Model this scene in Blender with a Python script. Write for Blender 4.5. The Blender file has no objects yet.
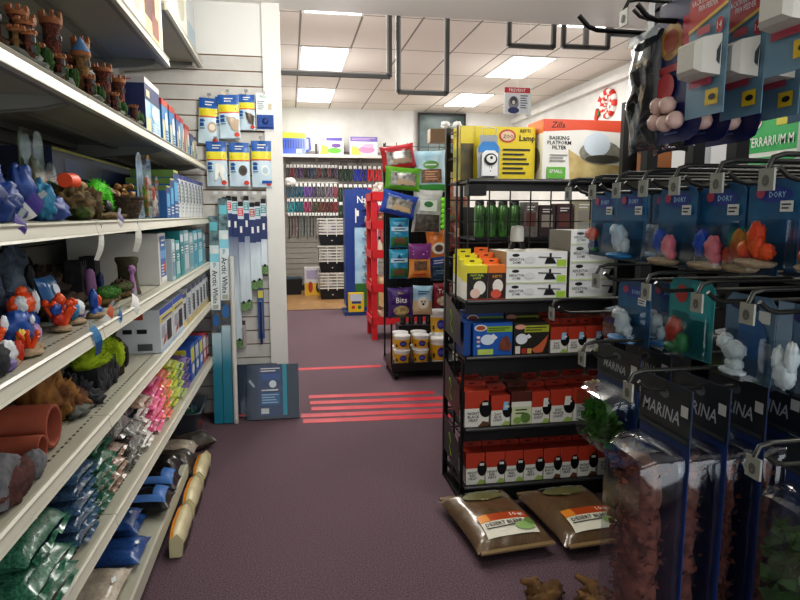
import bpy, bmesh, math, random
from mathutils import Vector as V, Matrix as Mx, noise
SC=bpy.context.scene; COL=SC.collection
PI=math.pi
def rad(a): return a*PI/180
# ---------------------------------------------------------------- materials
def lin(h):
    h=h.lstrip('#'); r=[int(h[i:i+2],16)/255 for i in (0,2,4)]
    return tuple(c/12.92 if c<=.04045 else ((c+.055)/1.055)**2.4 for c in r)+(1,)
_mc={}
def M(c,rough=.5,metal=0,coat=0,emit=0,c2=None,scale=30,bump=0,kind='noise',trans=0,lo=.35,hi=.65,c3=None,axis=2):
    key=(c,rough,metal,coat,emit,c2,scale,bump,kind,trans,lo,hi,c3,axis)
    if key in _mc: return _mc[key]
    m=bpy.data.materials.new('surface_'+c.strip('#')); m.use_nodes=True
    nt=m.node_tree; N=nt.nodes; L=nt.links
    b=N['Principled BSDF']
    b.inputs['Base Color'].default_value=lin(c); b.inputs['Roughness'].default_value=rough
    b.inputs['Metallic'].default_value=metal; b.inputs['Coat Weight'].default_value=coat; b.inputs['Coat Roughness'].default_value=.12
    if emit:
        b.inputs['Emission Color'].default_value=lin(c); b.inputs['Emission Strength'].default_value=emit
    if trans:
        tr=N.new('ShaderNodeBsdfTransparent'); tr.inputs[0].default_value=lin(c)
        gl=N.new('ShaderNodeBsdfGlossy'); gl.inputs['Roughness'].default_value=rough
        mx=N.new('ShaderNodeMixShader'); lw=N.new('ShaderNodeLayerWeight'); pw=N.new('ShaderNodeMath'); pw.operation='POWER'; pw.inputs[1].default_value=3
        sc=N.new('ShaderNodeMath'); sc.operation='MULTIPLY'; sc.inputs[1].default_value=.55; L.new(lw.outputs['Facing'],pw.inputs[0]); L.new(pw.outputs[0],sc.inputs[0])
        ad=N.new('ShaderNodeMath'); ad.operation='ADD'; ad.inputs[1].default_value=1-trans; ad.use_clamp=True
        L.new(sc.outputs[0],ad.inputs[0]); L.new(ad.outputs[0],mx.inputs[0]); L.new(tr.outputs[0],mx.inputs[1]); L.new(gl.outputs[0],mx.inputs[2])
        L.new(mx.outputs[0],N['Material Output'].inputs['Surface'])
    if c2 or bump:
        tc=N.new('ShaderNodeTexCoord')
        if kind=='grad':
            sp=N.new('ShaderNodeSeparateXYZ'); L.new(tc.outputs['Generated'],sp.inputs[0]); fac=sp.outputs[axis]
        elif kind=='vor':
            t=N.new('ShaderNodeTexVoronoi'); t.inputs['Scale'].default_value=scale; L.new(tc.outputs['Object'],t.inputs['Vector'])
            sp=N.new('ShaderNodeSeparateColor'); L.new(t.outputs['Color'],sp.inputs[0]); fac=sp.outputs[0]
        else:
            t=N.new('ShaderNodeTexNoise'); t.inputs['Scale'].default_value=scale; t.inputs['Detail'].default_value=5; L.new(tc.outputs['Object'],t.inputs['Vector']); fac=t.outputs['Fac']
        if c2:
            r=N.new('ShaderNodeValToRGB'); e=r.color_ramp.elements
            e[0].position=lo; e[0].color=lin(c); e[1].position=hi; e[1].color=lin(c2)
            if c3: x=e.new(1); x.color=lin(c3)
            L.new(fac,r.inputs[0]); L.new(r.outputs[0],b.inputs['Base Color'])
        if bump:
            bp=N.new('ShaderNodeBump'); bp.inputs['Strength'].default_value=bump; bp.inputs['Distance'].default_value=.01
            L.new(fac,bp.inputs['Height']); L.new(bp.outputs[0],b.inputs['Normal'])
    _mc[key]=m; return m
def MC(c,**k): return M(c,rough=.45,coat=.15,**k)            # printed card
def film(c,c2=None,scale=60,rough=.28,coat=.45,**k):                            # shiny plastic bag with printed or granular contents
    return M(c,rough=rough,coat=coat,c2=c2,scale=scale,**k)
CLEAR=lambda t=.93: M('#f4f8fa',rough=.06,trans=t)
# ---------------------------------------------------------------- text cache
_tc={}
def textmesh(s,bold=.012,shear=0):
    k=(s,bold,shear)
    if k in _tc: return _tc[k]
    cu=bpy.data.curves.new('t','FONT'); cu.body=s; cu.size=1; cu.resolution_u=1; cu.offset=bold; cu.shear=shear; cu.space_line=.9
    cu.align_x='CENTER'
    ob=bpy.data.objects.new('t',cu); me=bpy.data.meshes.new_from_object(ob)
    vs=[(v.co.x,v.co.y) for v in me.vertices]; fs=[tuple(p.vertices) for p in me.polygons]
    bpy.data.objects.remove(ob); bpy.data.curves.remove(cu); bpy.data.meshes.remove(me)
    if not vs: vs=[(0,0),(1,0),(1,1)]; fs=[(0,1,2)]
    x0=min(v[0] for v in vs);x1=max(v[0] for v in vs);y0=min(v[1] for v in vs);y1=max(v[1] for v in vs)
    h=max(y1-y0,1e-4); cx=(x0+x1)/2; cy=(y0+y1)/2
    r=([((x-cx)/h,(y-cy)/h) for x,y in vs],fs,(x1-x0)/h); _tc[k]=r; return r
# ---------------------------------------------------------------- mesh builder
class B:
    def __init__(s): s.v=[];s.f=[];s.k=[];s.sm=[];s.m=[];s.X=Mx()
    def add(s,vs,fs,m,smooth=False):
        if m not in s.m: s.m.append(m)
        i=s.m.index(m); o=len(s.v)
        s.v+= [s.X@V(p) for p in vs]; s.f+=[tuple(o+j for j in f) for f in fs]; s.k+=[i]*len(fs); s.sm+=[smooth]*len(fs); return s
    def box(s,x0,y0,z0,x1,y1,z1,m,**o):
        vs=[(x0,y0,z0),(x1,y0,z0),(x1,y1,z0),(x0,y1,z0),(x0,y0,z1),(x1,y0,z1),(x1,y1,z1),(x0,y1,z1)]
        F={'u':(0,3,2,1),'t':(4,5,6,7),'f':(0,1,5,4),'r':(1,2,6,5),'b':(2,3,7,6),'l':(3,0,4,7)}
        for k,f in F.items(): s.add([vs[j] for j in f],[(0,1,2,3)],o.get(k,m))
        return s
    def quad(s,a,b,c,d,m): return s.add([a,b,c,d],[(0,1,2,3)],m)
    def poly(s,pts,h,m,ax='y',at=0):   # 2-D outline extruded along an axis
        n=len(pts)
        def p(a,b,c): return {'y':(a,c,b),'x':(c,a,b),'z':(a,b,c)}[ax]
        vs=[p(a,b,at) for a,b in pts]+[p(a,b,at+h) for a,b in pts]
        return s.add(vs,[tuple(range(n)),tuple(range(2*n-1,n-1,-1))]+[(j,(j+1)%n,n+(j+1)%n,n+j)[::-1] for j in range(n)],m)
    def ring(s,rings,m,closed=False,cap=True,smooth=True):
        n=len(rings[0]); vs=[p for r in rings for p in r]; fs=[]
        for a in range(len(rings)-1):
            for j in range(n): fs.append((a*n+j,a*n+(j+1)%n,(a+1)*n+(j+1)%n,(a+1)*n+j))
        s.add(vs,fs,m,smooth)
        if cap: s.add(rings[0],[tuple(range(n))[::-1]],m); s.add(rings[-1],[tuple(range(n))],m)
        return s
    def tube(s,pts,r,m,n=6,cap=True):
        pts=[V(p) for p in pts]; rs=r if isinstance(r,(list,tuple)) else [r]*len(pts); rings=[]; up=None
        for i,p in enumerate(pts):
            d=(pts[min(i+1,len(pts)-1)]-pts[max(i-1,0)]).normalized()
            if up is None: up=d.orthogonal().normalized()
            up=(up-d*up.dot(d)); up=up.normalized() if up.length>1e-5 else d.orthogonal().normalized()
            sd=d.cross(up); rings.append([tuple(p+(up*math.cos(2*PI*j/n)+sd*math.sin(2*PI*j/n))*rs[i]) for j in range(n)])
        return s.ring(rings,m,cap=cap)
    def cyl(s,p,q,r,m,n=14,r2=None): return s.tube([p,q],[r,r if r2 is None else r2],m,n)
    def lathe(s,prof,m,n=20,c=(0,0,0),cap=True):
        return s.ring([[(c[0]+r*math.cos(2*PI*j/n),c[1]+r*math.sin(2*PI*j/n),c[2]+z) for j in range(n)] for r,z in prof],m,cap=cap)
    def blob(s,c,r,m,seed=0,amp=.2,fr=2.5,n=14,floor=None):
        if not isinstance(r,(list,tuple)): r=(r,r,r)
        vs=[];fs=[];k=n*2
        for i in range(n+1):
            a=PI*i/n
            for j in range(k):
                b=2*PI*j/k; d=V((math.sin(a)*math.cos(b),math.sin(a)*math.sin(b),math.cos(a)))
                q=1+amp*noise.noise(d*fr+V((seed*7.3,seed*1.7,seed)))+amp*.5*noise.noise(d*fr*2.6+V((seed,3,seed*2)))
                z=c[2]+d.z*r[2]*q
                if floor is not None: z=max(z,floor)
                vs.append((c[0]+d.x*r[0]*q,c[1]+d.y*r[1]*q,z))
        for i in range(n):
            for j in range(k): fs.append((i*k+j,(i+1)*k+j,(i+1)*k+(j+1)%k,i*k+(j+1)%k))
        return s.add(vs,fs,m,True)
    def patch(s,pts,mp,W,H,k,m,n):
        q=len(pts)
        if n<2: return s.add([mp(x*W,y*H,k) for x,y in pts],[tuple(range(q))],m)
        pp=[]
        for i in range(q):
            a=pts[i];b=pts[(i+1)%q]
            for j in range(3 if q<12 else 1): f=j/(3 if q<12 else 1); pp.append((a[0]+(b[0]-a[0])*f,a[1]+(b[1]-a[1])*f))
        q=len(pp); cx=sum(p[0] for p in pts)/len(pts); cy=sum(p[1] for p in pts)/len(pts); g=4
        vs=[mp((cx+(x-cx)*r/g)*W,(cy+(y-cy)*r/g)*H,k) for r in range(1,g+1) for x,y in pp]+[mp(cx*W,cy*H,k)]
        fs=[(q*g,j,(j+1)%q) for j in range(q)]+[(r*q+j,(r+1)*q+j,(r+1)*q+(j+1)%q,r*q+(j+1)%q) for r in range(g-1) for j in range(q)]
        return s.add(vs,fs,m,True)
    # printed graphics laid on a face; mp(x,y,k) maps the face to space (x in 0..W, y in 0..H, k = layer)
    def art(s,mp,W,H,cmds,n=1):
        k=0
        for c in cmds:
            k+=1; t=c[0]
            if t=='r':
                x0,y0,x1,y1,m=c[1:]; vs=[];fs=[]
                for a in range(n+1):
                    for b in range(n+1): vs.append(mp((x0+(x1-x0)*b/n)*W,(y0+(y1-y0)*a/n)*H,k))
                for a in range(n):
                    for b in range(n): i=a*(n+1)+b; fs.append((i,i+1,i+n+2,i+n+1))
                s.add(vs,fs,m,n>1)
            elif t=='e':
                cx,cy,rx,ry,m=c[1:]; q=18
                s.patch([(cx+rx*math.cos(2*PI*j/q),cy+ry*math.sin(2*PI*j/q)) for j in range(q)],mp,W,H,k,m,n)
            elif t=='p':
                s.patch(c[1],mp,W,H,k,c[2],n)
            elif t=='l':
                x0,y0,x1,y1,q,m=c[1:]
                for j in range(q):
                    y=y1-(y1-y0)*(j+.3)/q; h=(y1-y0)/q*.4; e=x1-(x1-x0)*(.05+.3*((j*37)%10)/10)
                    s.add([mp(x0*W,(y-h)*H,k),mp(e*W,(y-h)*H,k),mp(e*W,y*H,k),mp(x0*W,y*H,k)],[(0,1,2,3)],m)
            elif t=='t':
                st,cx,cy,h,m=c[1:6]; mw=c[6] if len(c)>6 else 1; rot=c[7] if len(c)>7 else 0; sh=c[8] if len(c)>8 else 0
                vs,fs,w=textmesh(st,shear=sh); hh=h*H; sx=min(1,mw*(H if rot else W)/(w*hh)) if w else 1
                out=[]
                for x,y in vs:
                    x,y=x*hh*sx,y*hh
                    if rot==1: x,y=y,-x
                    if rot==-1: x,y=-y,x
                    out.append(mp(cx*W+x,cy*H+y,k))
                s.add(out,fs,m)
        return s
    def face(s,o,ux,uz,W,H,cmds,eps=.0006):
        o=V(o);ux=V(ux);uz=V(uz);nn=ux.cross(uz)
        return s.art(lambda x,y,k:tuple(o+ux*x+uz*y+nn*(eps*k)),W,H,cmds)
    def build(s,name,parent=None,loc=(0,0,0),rot=(0,0,0),bev=0,label=None):
        me=bpy.data.meshes.new(name); me.from_pydata([tuple(p) for p in s.v],[],s.f)
        for m in s.m: me.materials.append(m)
        me.polygons.foreach_set('material_index',s.k); me.polygons.foreach_set('use_smooth',s.sm); me.update()
        ob=bpy.data.objects.new(name,me); COL.objects.link(ob); ob.location=loc; ob.rotation_euler=rot
        if parent: ob.parent=parent
        if bev:
            md=ob.modifiers.new('edge','BEVEL'); md.width=bev; md.segments=2; md.limit_method='ANGLE'; md.angle_limit=rad(50)
        if label: ob['label']=label
        return ob
def tag(o,label=None,cat=None,group=None,kind=None):
    if label: o['label']=label
    if cat: o['category']=cat
    if group: o['group']=group
    if kind: o['kind']=kind
    return o
def empty(name,label,cat,loc=(0,0,0),rz=0,group=None):
    o=bpy.data.objects.new(name,None); COL.objects.link(o); o.empty_display_size=.05; o.location=loc; o.rotation_euler=(0,0,rz)
    return tag(o,label,cat,group)
def dup(root,loc,rz=None,label=None,group=None,rot=None):
    r=root.copy(); COL.objects.link(r); r.location=loc
    if rz is not None: r.rotation_euler=(0,0,rz)
    if rot is not None: r.rotation_euler=rot
    if label: r['label']=label
    if group: r['group']=group
    for ch in list(root.children):
        c=ch.copy(); COL.objects.link(c); c.parent=r
        for g in list(ch.children):
            d=g.copy(); COL.objects.link(d); d.parent=c
    return r
def struct(b,name,parent=None,**k):
    o=b.build(name,parent,**k)
    if not parent: o['kind']='structure'
    return o
ORD=['first','second','third','fourth','fifth','sixth','seventh','eighth','ninth','tenth','eleventh','twelfth','thirteenth','fourteenth','fifteenth','sixteenth','seventeenth','eighteenth','nineteenth','twentieth']+['%d%s'%(i,{1:'st',2:'nd',3:'rd'}.get(i%10,'th')) for i in range(21,60)]
# ---------------------------------------------------------------- a printed carton: front is local -Y, origin at bottom centre
def carton(name,label,cat,w,d,h,loc,rz,body,front=(),side=(),top=(),back=(),group=None,tops=None,sides=None,rside=(),parent=None,rot=None):
    b=B(); b.box(-w/2,-d/2,0,w/2,d/2,h,body,t=tops or body,l=sides or body,r=sides or body)
    b.face((-w/2,-d/2,0),(1,0,0),(0,0,1),w,h,front)
    if side: b.face((-w/2,d/2,0),(0,-1,0),(0,0,1),d,h,side)
    if rside: b.face((w/2,-d/2,0),(0,1,0),(0,0,1),d,h,rside)
    if top: b.face((-w/2,-d/2,h),(1,0,0),(0,1,0),w,d,top)
    o=b.build(name,parent,loc,rot or (0,0,rz)); tag(o,label,cat,group); return o
# ---------------------------------------------------------------- a filled plastic bag lying flat: long side along local Y, ends crimped
def bagsurf(w,l,h,seed=0,wr=.006,p=2.6):
    def sf(u,v,side):
        t=max(0,(1-abs(u)**(p+1))*(1-abs(v)**(p+2.4)))**.55
        x=w/2*u*(1-.07*(1-abs(v)**6)*0-.05*(1-t)*0); x=w/2*u*(1-.08*(1-u*u)); 
        x=w/2*u*(.93+.07*abs(v)**3); y=l/2*v*(.95+.05*abs(u)**3)
        nz=noise.noise(V((x*22+seed*3.1,y*22,seed*5+side)))*wr*(.5+t)+noise.noise(V((x*60,y*60,seed+side)))*wr*.35
        if side>0: z=h*.45+h*.55*t+nz
        else: z=h*.45*(1-t)+max(0,nz*.2)
        return V((x,y,z))
    return sf
def bag(b,w,l,h,m,seed=0,wr=.006,n=16,bm=None,art=None,ms=None):
    sf=bagsurf(w,l,h,seed,wr)
    for side in (1,-1):
        vs=[];fs=[];mm=[]
        for i in range(n+1):
            for j in range(n+1): vs.append(sf(-1+2*j/n,-1+2*i/n,side))
        for i in range(n):
            for j in range(n):
                q=i*(n+1)+j; f=(q,q+1,q+n+2,q+n+1); fs.append(f if side>0 else f[::-1])
        b.add(vs,fs,m if side>0 else (bm or m),True)
    if art:
        s0=bagsurf(w,l,h,seed,0)
        def mp(x,y,k):
            u=x/w*2-1;v=y/l*2-1
            p=s0(u,v,1); return (p.x,p.y,p.z+wr*(.75 if wr<.006 else 1.35)+.0009*k)
        b.art(mp,w,l,art,n=8)
    return b
WHITE=MC('#e9e9e6'); BLACK=M('#0c0c0d',rough=.4); INK=MC('#1b1b20')
# ================================================================ ROOM
carpet=M('#43343b',rough=.95,c2='#7d656f',scale=170,bump=.22,lo=.34,hi=.68)
wood=M('#8a6a48',rough=.45,c2='#a98558',scale=9,lo=.3,hi=.7)
paint=M('#d9d8d4',rough=.7,c2='#cfcfcb',scale=4)
paintw=M('#e6e5e0',rough=.6)
slat=M('#cfccc6',rough=.55,c2='#c4c1bb',scale=8); groove=M('#8a6038',rough=.8)
b=B(); b.quad((-1.1,-2.5,0),(4.4,-2.5,0),(4.4,9.45,0),(-1.1,9.45,0),carpet); fl=struct(b,'floor')
b=B(); b.quad((-1.1,9.45,.0),(4.4,9.45,.0),(4.4,12,.0),(-1.1,12,.0),wood); b.box(-1.1,9.43,0,4.4,9.46,.006,M('#5b4634')); struct(b,'floor_back')
b=B(); b.box(-1.2,-2.5,0,-1.1,12,3.4,paint); struct(b,'wall_left')
b=B(); b.box(4.4,-2.5,0,4.5,12,3.4,paint); struct(b,'wall_right')
b=B(); b.box(-1.2,12,0,4.5,12.1,3.4,paint); struct(b,'wall_back')
b=B(); b.box(-1.2,-2.6,0,4.5,-2.5,3.4,paint); struct(b,'wall_front')
# ceilings
def tile_mat():
    m=bpy.data.materials.new('ceiling_tile'); m.use_nodes=True; N=m.node_tree.nodes; L=m.node_tree.links; p=N['Principled BSDF']; p.inputs['Roughness'].default_value=.9
    tc=N.new('ShaderNodeTexCoord'); br=N.new('ShaderNodeTexBrick'); br.offset=0; br.inputs['Scale'].default_value=1
    br.inputs['Brick Width'].default_value=.61; br.inputs['Row Height'].default_value=1.22; br.inputs['Mortar Size'].default_value=.011; br.inputs['Mortar Smooth'].default_value=0
    br.inputs['Mortar'].default_value=lin('#8d8780'); br.inputs['Color1'].default_value=lin('#e6dfd6'); br.inputs['Color2'].default_value=lin('#e2dbd2')
    L.new(tc.outputs['Object'],br.inputs['Vector'])
    ns=N.new('ShaderNodeTexNoise'); ns.inputs['Scale'].default_value=60; L.new(tc.outputs['Object'],ns.inputs['Vector'])
    mx=N.new('ShaderNodeMixRGB'); mx.blend_type='MULTIPLY'; mx.inputs[0].default_value=.2; L.new(br.outputs['Color'],mx.inputs[1]); L.new(ns.outputs['Fac'],mx.inputs[2]); L.new(mx.outputs[0],p.inputs['Base Color']); return m
b=B(); b.quad((-1.25,-3.11,0),(-1.25,4.4,0),(4.3,4.4,0),(4.3,-3.11,0),tile_mat()); o=struct(b,'ceiling_far',loc=(.15,7.66,3.4))
b=B(); b.box(-1.2,-2.6,2.86,4.5,4.56,2.96,paintw); struct(b,'ceiling_near')
b=B(); b.box(-1.2,4.56,2.86,4.5,4.62,3.4,paintw); struct(b,'trim_1')
# cornice rail along the right wall
b=B(); b.box(4.3,4.62,3.2,4.4,12,3.28,paint); struct(b,'trim_2')
# end wall with slatwall, and white end trim
b=B(); b.box(-1.1,4.53,2.52,-.16,4.7,2.86,paintw); b.box(-1.1,4.545,0,-.16,4.7,2.52,groove)
z=.02
while z<2.5: b.box(-1.1,4.53,z,-.16,4.545,z+.092,slat); z+=.1
struct(b,'wall_end')
b=B(); b.box(-.16,4.5,0,-.04,4.72,2.86,paintw); struct(b,'trim_3',bev=.004)
# back slatwall
b=B(); b.box(-.9,11.96,.1,2.4,12,2.6,M('#8a8680'))
z=.12
while z<2.58: b.box(-.9,11.94,z,2.4,11.96,z+.09,M('#8f8b85',rough=.6)); z+=.1
struct(b,'wall_back_slats')
b=B(); b.box(-1.1,11.94,0,4.4,12,.1,M('#2a2624')); struct(b,'baseboard_back')
def point(x,y,z,r,e,c=(1,.98,.94)):  # unseen point light without a fixture, used as fill
    l=bpy.data.lights.new('point_fill','POINT'); l.shadow_soft_size=r; l.energy=e; l.color=c
    o=bpy.data.objects.new('point_fill',l); COL.objects.link(o); o.location=(x,y,z)
# ceiling lights: diffuser + lamp
def troffer(x,y,lab,e=70):
    t=empty('ceiling_light',lab,'ceiling light',(x,y,3.4),0,'recessed ceiling lights')
    q=B(); q.box(-.305,-.61,-.012,-.275,.61,-.001,M('#d8d6d0')); q.box(.275,-.61,-.012,.305,.61,-.001,M('#d8d6d0')); q.box(-.275,-.61,-.012,.275,-.58,-.001,M('#d8d6d0')); q.box(-.275,.58,-.012,.275,.61,-.001,M('#d8d6d0')); q.build('frame',t)
    q=B(); q.box(-.275,-.58,-.01,.275,.58,-.004,M('#fffdf8',emit=6)); q.build('diffuser',t)
    l=bpy.data.lights.new('lamp','AREA'); l.shape='RECTANGLE'; l.size=.55; l.size_y=1.15; l.energy=e; l.color=(1,.985,.95)
    lo=bpy.data.objects.new('lamp_light',l); COL.objects.link(lo); lo.location=(x,y,3.38); point(x,y,2.75,.22,e*.9); return t  # point light below the panel is added fill to brighten the ceiling
E0=19.5
troffer(.46,8.27,'lit ceiling panel nearer of the two above the aisle',E0); troffer(.46,10.71,'lit ceiling panel farther of the two above the aisle',E0)
troffer(3.07,8.27,'large lit ceiling panel behind the hanging puppy sign',E0); troffer(3.07,10.71,'smaller lit ceiling panel above the yellow lamp box',E0)
troffer(.46,5.83,'lit ceiling panel partly hidden by the white beam',E0)
troffer(3.07,5.83,'lit ceiling panel hidden behind the white beam',E0)
# unseen lamps of the near shop, plus fill added for end wall and shelves
def area(x,y,z,sx,sy,e,rot=(0,0,0),c=(1,.97,.92)):
    l=bpy.data.lights.new('room_fill','AREA'); l.shape='RECTANGLE'; l.size=sx; l.size_y=sy; l.energy=e; l.color=c
    o=bpy.data.objects.new('room_fill',l); COL.objects.link(o); o.location=(x,y,z); o.rotation_euler=rot
point(1.5,2.1,2.4,.25,28); point(1.6,.2,2.4,.25,26); point(.15,3.2,2.45,.2,38); area(-.2,-1.2,2.8,1.2,.6,6); area(.8,-2.3,1.3,3.6,2.0,44,(PI/2,0,0),(.9,.95,1))  # added fill: a point for the end wall, areas behind the camera
w=bpy.data.worlds.new('world'); SC.world=w; w.use_nodes=True; w.node_tree.nodes['Background'].inputs[0].default_value=(.8,.85,1,1); w.node_tree.nodes['Background'].inputs[1].default_value=.3
# camera
cam=bpy.data.cameras.new('camera'); co=bpy.data.objects.new('camera',cam); COL.objects.link(co); SC.camera=co
cam.sensor_width=36; cam.lens=36*620/800; cam.clip_start=.05
co.location=(0,0,1.45); co.rotation_euler=(rad(90-7.897),0,rad(-9.967))
SC.view_settings.view_transform='Standard'; SC.view_settings.look='Medium High Contrast'; SC.view_settings.exposure=0
# ---- left gondola
metal=M('#b9b7a8',rough=.4,c2='#b1af9f',scale=3); lipm=M('#cfcdbd',rough=.3); under=M('#8f8e86',rough=.5); rail=M('#dedccd',rough=.35)
G=empty('gondola_shelving','long cream metal gondola shelving filling the left side of the aisle','shelving unit',(-1.0,2.5,0))
def gp(b,name,parent=G,**k):
    o=b.build(name,parent,**k)
    if parent is G: o.location=(1.0,-2.5,0)
    return o
SEC=[(.5,1.93),(1.93,3.24),(3.24,4.45)]
def shelf(z0,y0,y1,slope=0,xf=-.55,first=True):
    def z(y): return z0+slope*(y-1.5)
    a,c=y0+.002,y1-.002; za,zc=z(a),z(c); b=B()
    def bar(x0,x1,d0,d1,m,ya=a,yc=c):
        p=[(x0,ya,z(ya)+d0),(x1,ya,z(ya)+d0),(x1,ya,z(ya)+d1),(x0,ya,z(ya)+d1)]; q=[(x,yc,zz-z(ya)+z(yc)) for x,_,zz in p]
        b.add(p+q,[(0,1,2,3),(7,6,5,4),(0,4,5,1),(1,5,6,2),(2,6,7,3),(3,7,4,0)],m)
    bar(-1.05,xf-.012,-.012,0,metal); bar(xf-.03,xf-.012,-.042,-.012,under); bar(-1.0,-.98,-.035,-.012,under); bar(-.83,-.80,-.028,-.012,under); bar(xf-.12,xf-.10,-.002,.0015,metal)
    for k in range(int((c-a)/.03)): 
        yy=a+.02+k*.03; b.quad((xf-.05,yy,z(yy)+.0008),(xf-.043,yy,z(yy)+.0008),(xf-.043,yy+.014,z(yy)+.0008),(xf-.05,yy+.014,z(yy)+.0008),M('#3a3a36'))
    s=gp(b,'shelf')
    b=B(); pr=[(xf-.012,0),(xf-.004,.001),(xf+.002,-.004),(xf-.004,-.010),(xf+.001,-.034),(xf+.004,-.040),(xf-.012,-.042)]
    p=[(x,a,za+d) for x,d in pr]; q=[(x,c,zc+d) for x,d in pr]; n=len(pr)
    b.add(p+q,[tuple(range(n))[::-1],tuple(range(n,2*n))]+[(j,(j+1)%n,n+(j+1)%n,n+j) for j in range(n)],lipm)
    b.add([(xf-.0025,a,za-.013),(xf+.001,a,za-.032),(xf+.001,c,zc-.032),(xf-.0025,c,zc-.013)],[(0,1,2,3)],rail)
    b.build('price_channel',s)
    for yy in (y0+.012,y1-.03):
        b=B(); b.poly([(-1.05,z(yy)-.012),(xf-.06,z(yy)-.012),(xf-.06,z(yy)-.03),(xf-.12,z(yy)-.045),(-1.05,z(yy)-.085)],.012,under,'y',yy); b.build('bracket',s)
    return s
ZS={0:2.185,1:1.785,2:1.43,3:1.125,4:.85,5:.545,6:.145}
S5=-.0276
for (y0,y1) in SEC:
    shelf(2.185 if y0<3 else 2.45,y0,y1)
    for k in (1,2,3,4): shelf(ZS[k],y0,y1,S4 if False else 0)
    shelf(ZS[5],y0,y1,S5)
for k in ZS: ZS[k]+=.002
b=B(); cre=M('#bab8a6',rough=.45)
b.box(-1.05,.5,.0,-.64,3.24,.10,under); b.box(-1.05,.5,.10,-.57,3.26,.145,metal); b.box(-.57,.5,.085,-.56,3.26,.147,lipm)
gp(b,'base_deck')
for yy in (.5,1.93,3.24,4.42):
    b=B(); b.box(-1.075,yy-.02,0,-1.045,yy+.02,2.7,under); gp(b,'upright')
bp=M('#a3a29c',rough=.6)
for (y0,y1) in SEC:
    b=B()
    for z in range(0,26): b.box(-1.085,y0+.02,z*.1+.02,-1.06,y1-.02,z*.1+.114,bp)
    b.box(-1.095,y0+.02,.02,-1.085,y1-.02,2.62,M('#4e4338')); gp(b,'back_panel')
# ================================================================ GOODS ON THE LEFT GONDOLA
RX=PI/2       # turn a carton so that its front looks into the aisle
rust=M('#34190f',rough=.85,c2='#7a4232',scale=170,bump=.5,lo=.36,hi=.66); tan=M('#8a6a3f',rough=.85,c2='#4f3a22',scale=150,bump=.4,lo=.36,hi=.66); pale=M('#8f8a7c',rough=.8,c2='#74706a',scale=30)
capo=M('#8f5a34',rough=.75); stone=M('#6d6f68',rough=.85,c2='#55574f',scale=25,bump=.4); bush=M('#2c4a22',rough=.9,c2='#3a5626',scale=50,bump=.6); blue=M('#4a6f96',rough=.6); win=M('#171210')
def castle(lab,x,y,rz,towers,sc=1,seed=0):
    t=empty('castle_ornament',lab,'castle ornament',(x,y,ZS[1]),rz,'castle ornaments on the upper shelf')
    q=B(); q.blob((0,0,.012),(.085*sc,.065*sc,.03),stone,seed,.35,3,floor=0); q.build('rock_base',t)
    for i,(dx,dy,r,h,m,roof) in enumerate(list(towers)+[(-.028,-.052,.013,.062,rust,None),(.03,-.045,.012,.055,tan,None),(.03,.045,.014,.10,rust,None)]):
        q=B(); dx*=sc;dy*=sc;r*=.76;h*=1.14
        q.lathe([(r*1.15,.01),(r*1.02,h*.2),(r,h*.55),(r*1.04,h*.82),(r*1.28,h*.86),(r*1.28,h*.93),(r*1.0,h*.93)],m,12,(dx,dy,0))
        for k in range(7):
            a=2*PI*k/7
            if not roof: q.box(dx+r*1.18*math.cos(a)-.0035,dy+r*1.18*math.sin(a)-.0035,h*.92,dx+r*1.18*math.cos(a)+.0035,dy+r*1.18*math.sin(a)+.0035,h,capo)
        q.lathe([(r*1.32,h*.86),(r*1.34,h*.9),(r*1.3,h*.93)],capo,12,(dx,dy,0))
        for a in (-2.2,-.9,-1.5,2.6):
            for zz in (.4,.68): 
                c=V((dx+r*1.03*math.cos(a),dy+r*1.03*math.sin(a),h*zz)); tn=V((-math.sin(a),math.cos(a),0))*.0045; nn=V((math.cos(a),math.sin(a),0))*.0015
                q.quad(c-tn+nn,c+tn+nn,c+tn+nn+V((0,0,.014)),c-tn+nn+V((0,0,.014)),win)
        tw=q.build('tower',t)
        if roof: q=B(); q.lathe([(r*1.35,h*.93),(r*.9,h*1.03),(.001,h*1.2)],roof,12,(dx,dy,0)); q.build('roof',tw)
    q=B(); q.box(-.05*sc,-.012,.01,.05*sc,.012,.055,tan); q.cyl((0,-.0135,.022),(0,-.0125,.022),.012,win); q.build('gate_wall',t)
    for k,(dx,dy) in enumerate(((.06,-.05),(-.02,-.055),(.03,-.06))): q=B(); q.blob((dx*sc,dy*sc,.035),(.013,.011,.019),bush,seed+k,.5,5); q.build('bush',t)
    t.scale=(1.22,1.22,1.22); return t
castle('red brick castle ornament with pale grey tower, nearest the camera',-.66,1.68,RX,[(-.05,0,.024,.17,rust,None),(.0,.03,.022,.175,pale,M('#8d8f92')),(.045,-.01,.02,.12,rust,None),(.005,-.035,.017,.09,rust,None),(-.02,-.03,.015,.07,tan,None)],1.1,1)
castle('castle ornament with red keep beside blue domed turrets',-.67,1.905,RX,[(-.05,0,.024,.125,rust,None),(.0,.02,.018,.125,tan,blue),(.035,.03,.014,.115,pale,blue),(.05,-.02,.013,.075,tan,None)],1.1,2)
castle('tallest castle ornament with blue roof on its tan front turret',-.67,2.16,RX,[(-.03,.02,.026,.19,rust,None),(.0,-.03,.024,.125,tan,blue),(.05,0,.017,.12,rust,None),(.025,.0,.015,.08,tan,None)],1.1,3)
castle('slim brown castle ornament with two stacked red towers and shrubs',-.67,2.44,RX,[(-.035,.02,.024,.19,rust,None),(.0,-.02,.026,.135,rust,None),(.055,0,.02,.10,tan,None),(.03,-.02,.017,.07,rust,None)],1.1,4)
castle('smallest castle ornament, in front of the blue boxed aquarium kit',-.655,2.69,RX,[(.0,0,.024,.145,rust,None),(.05,.01,.014,.07,tan,None)],.95,5)
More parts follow.
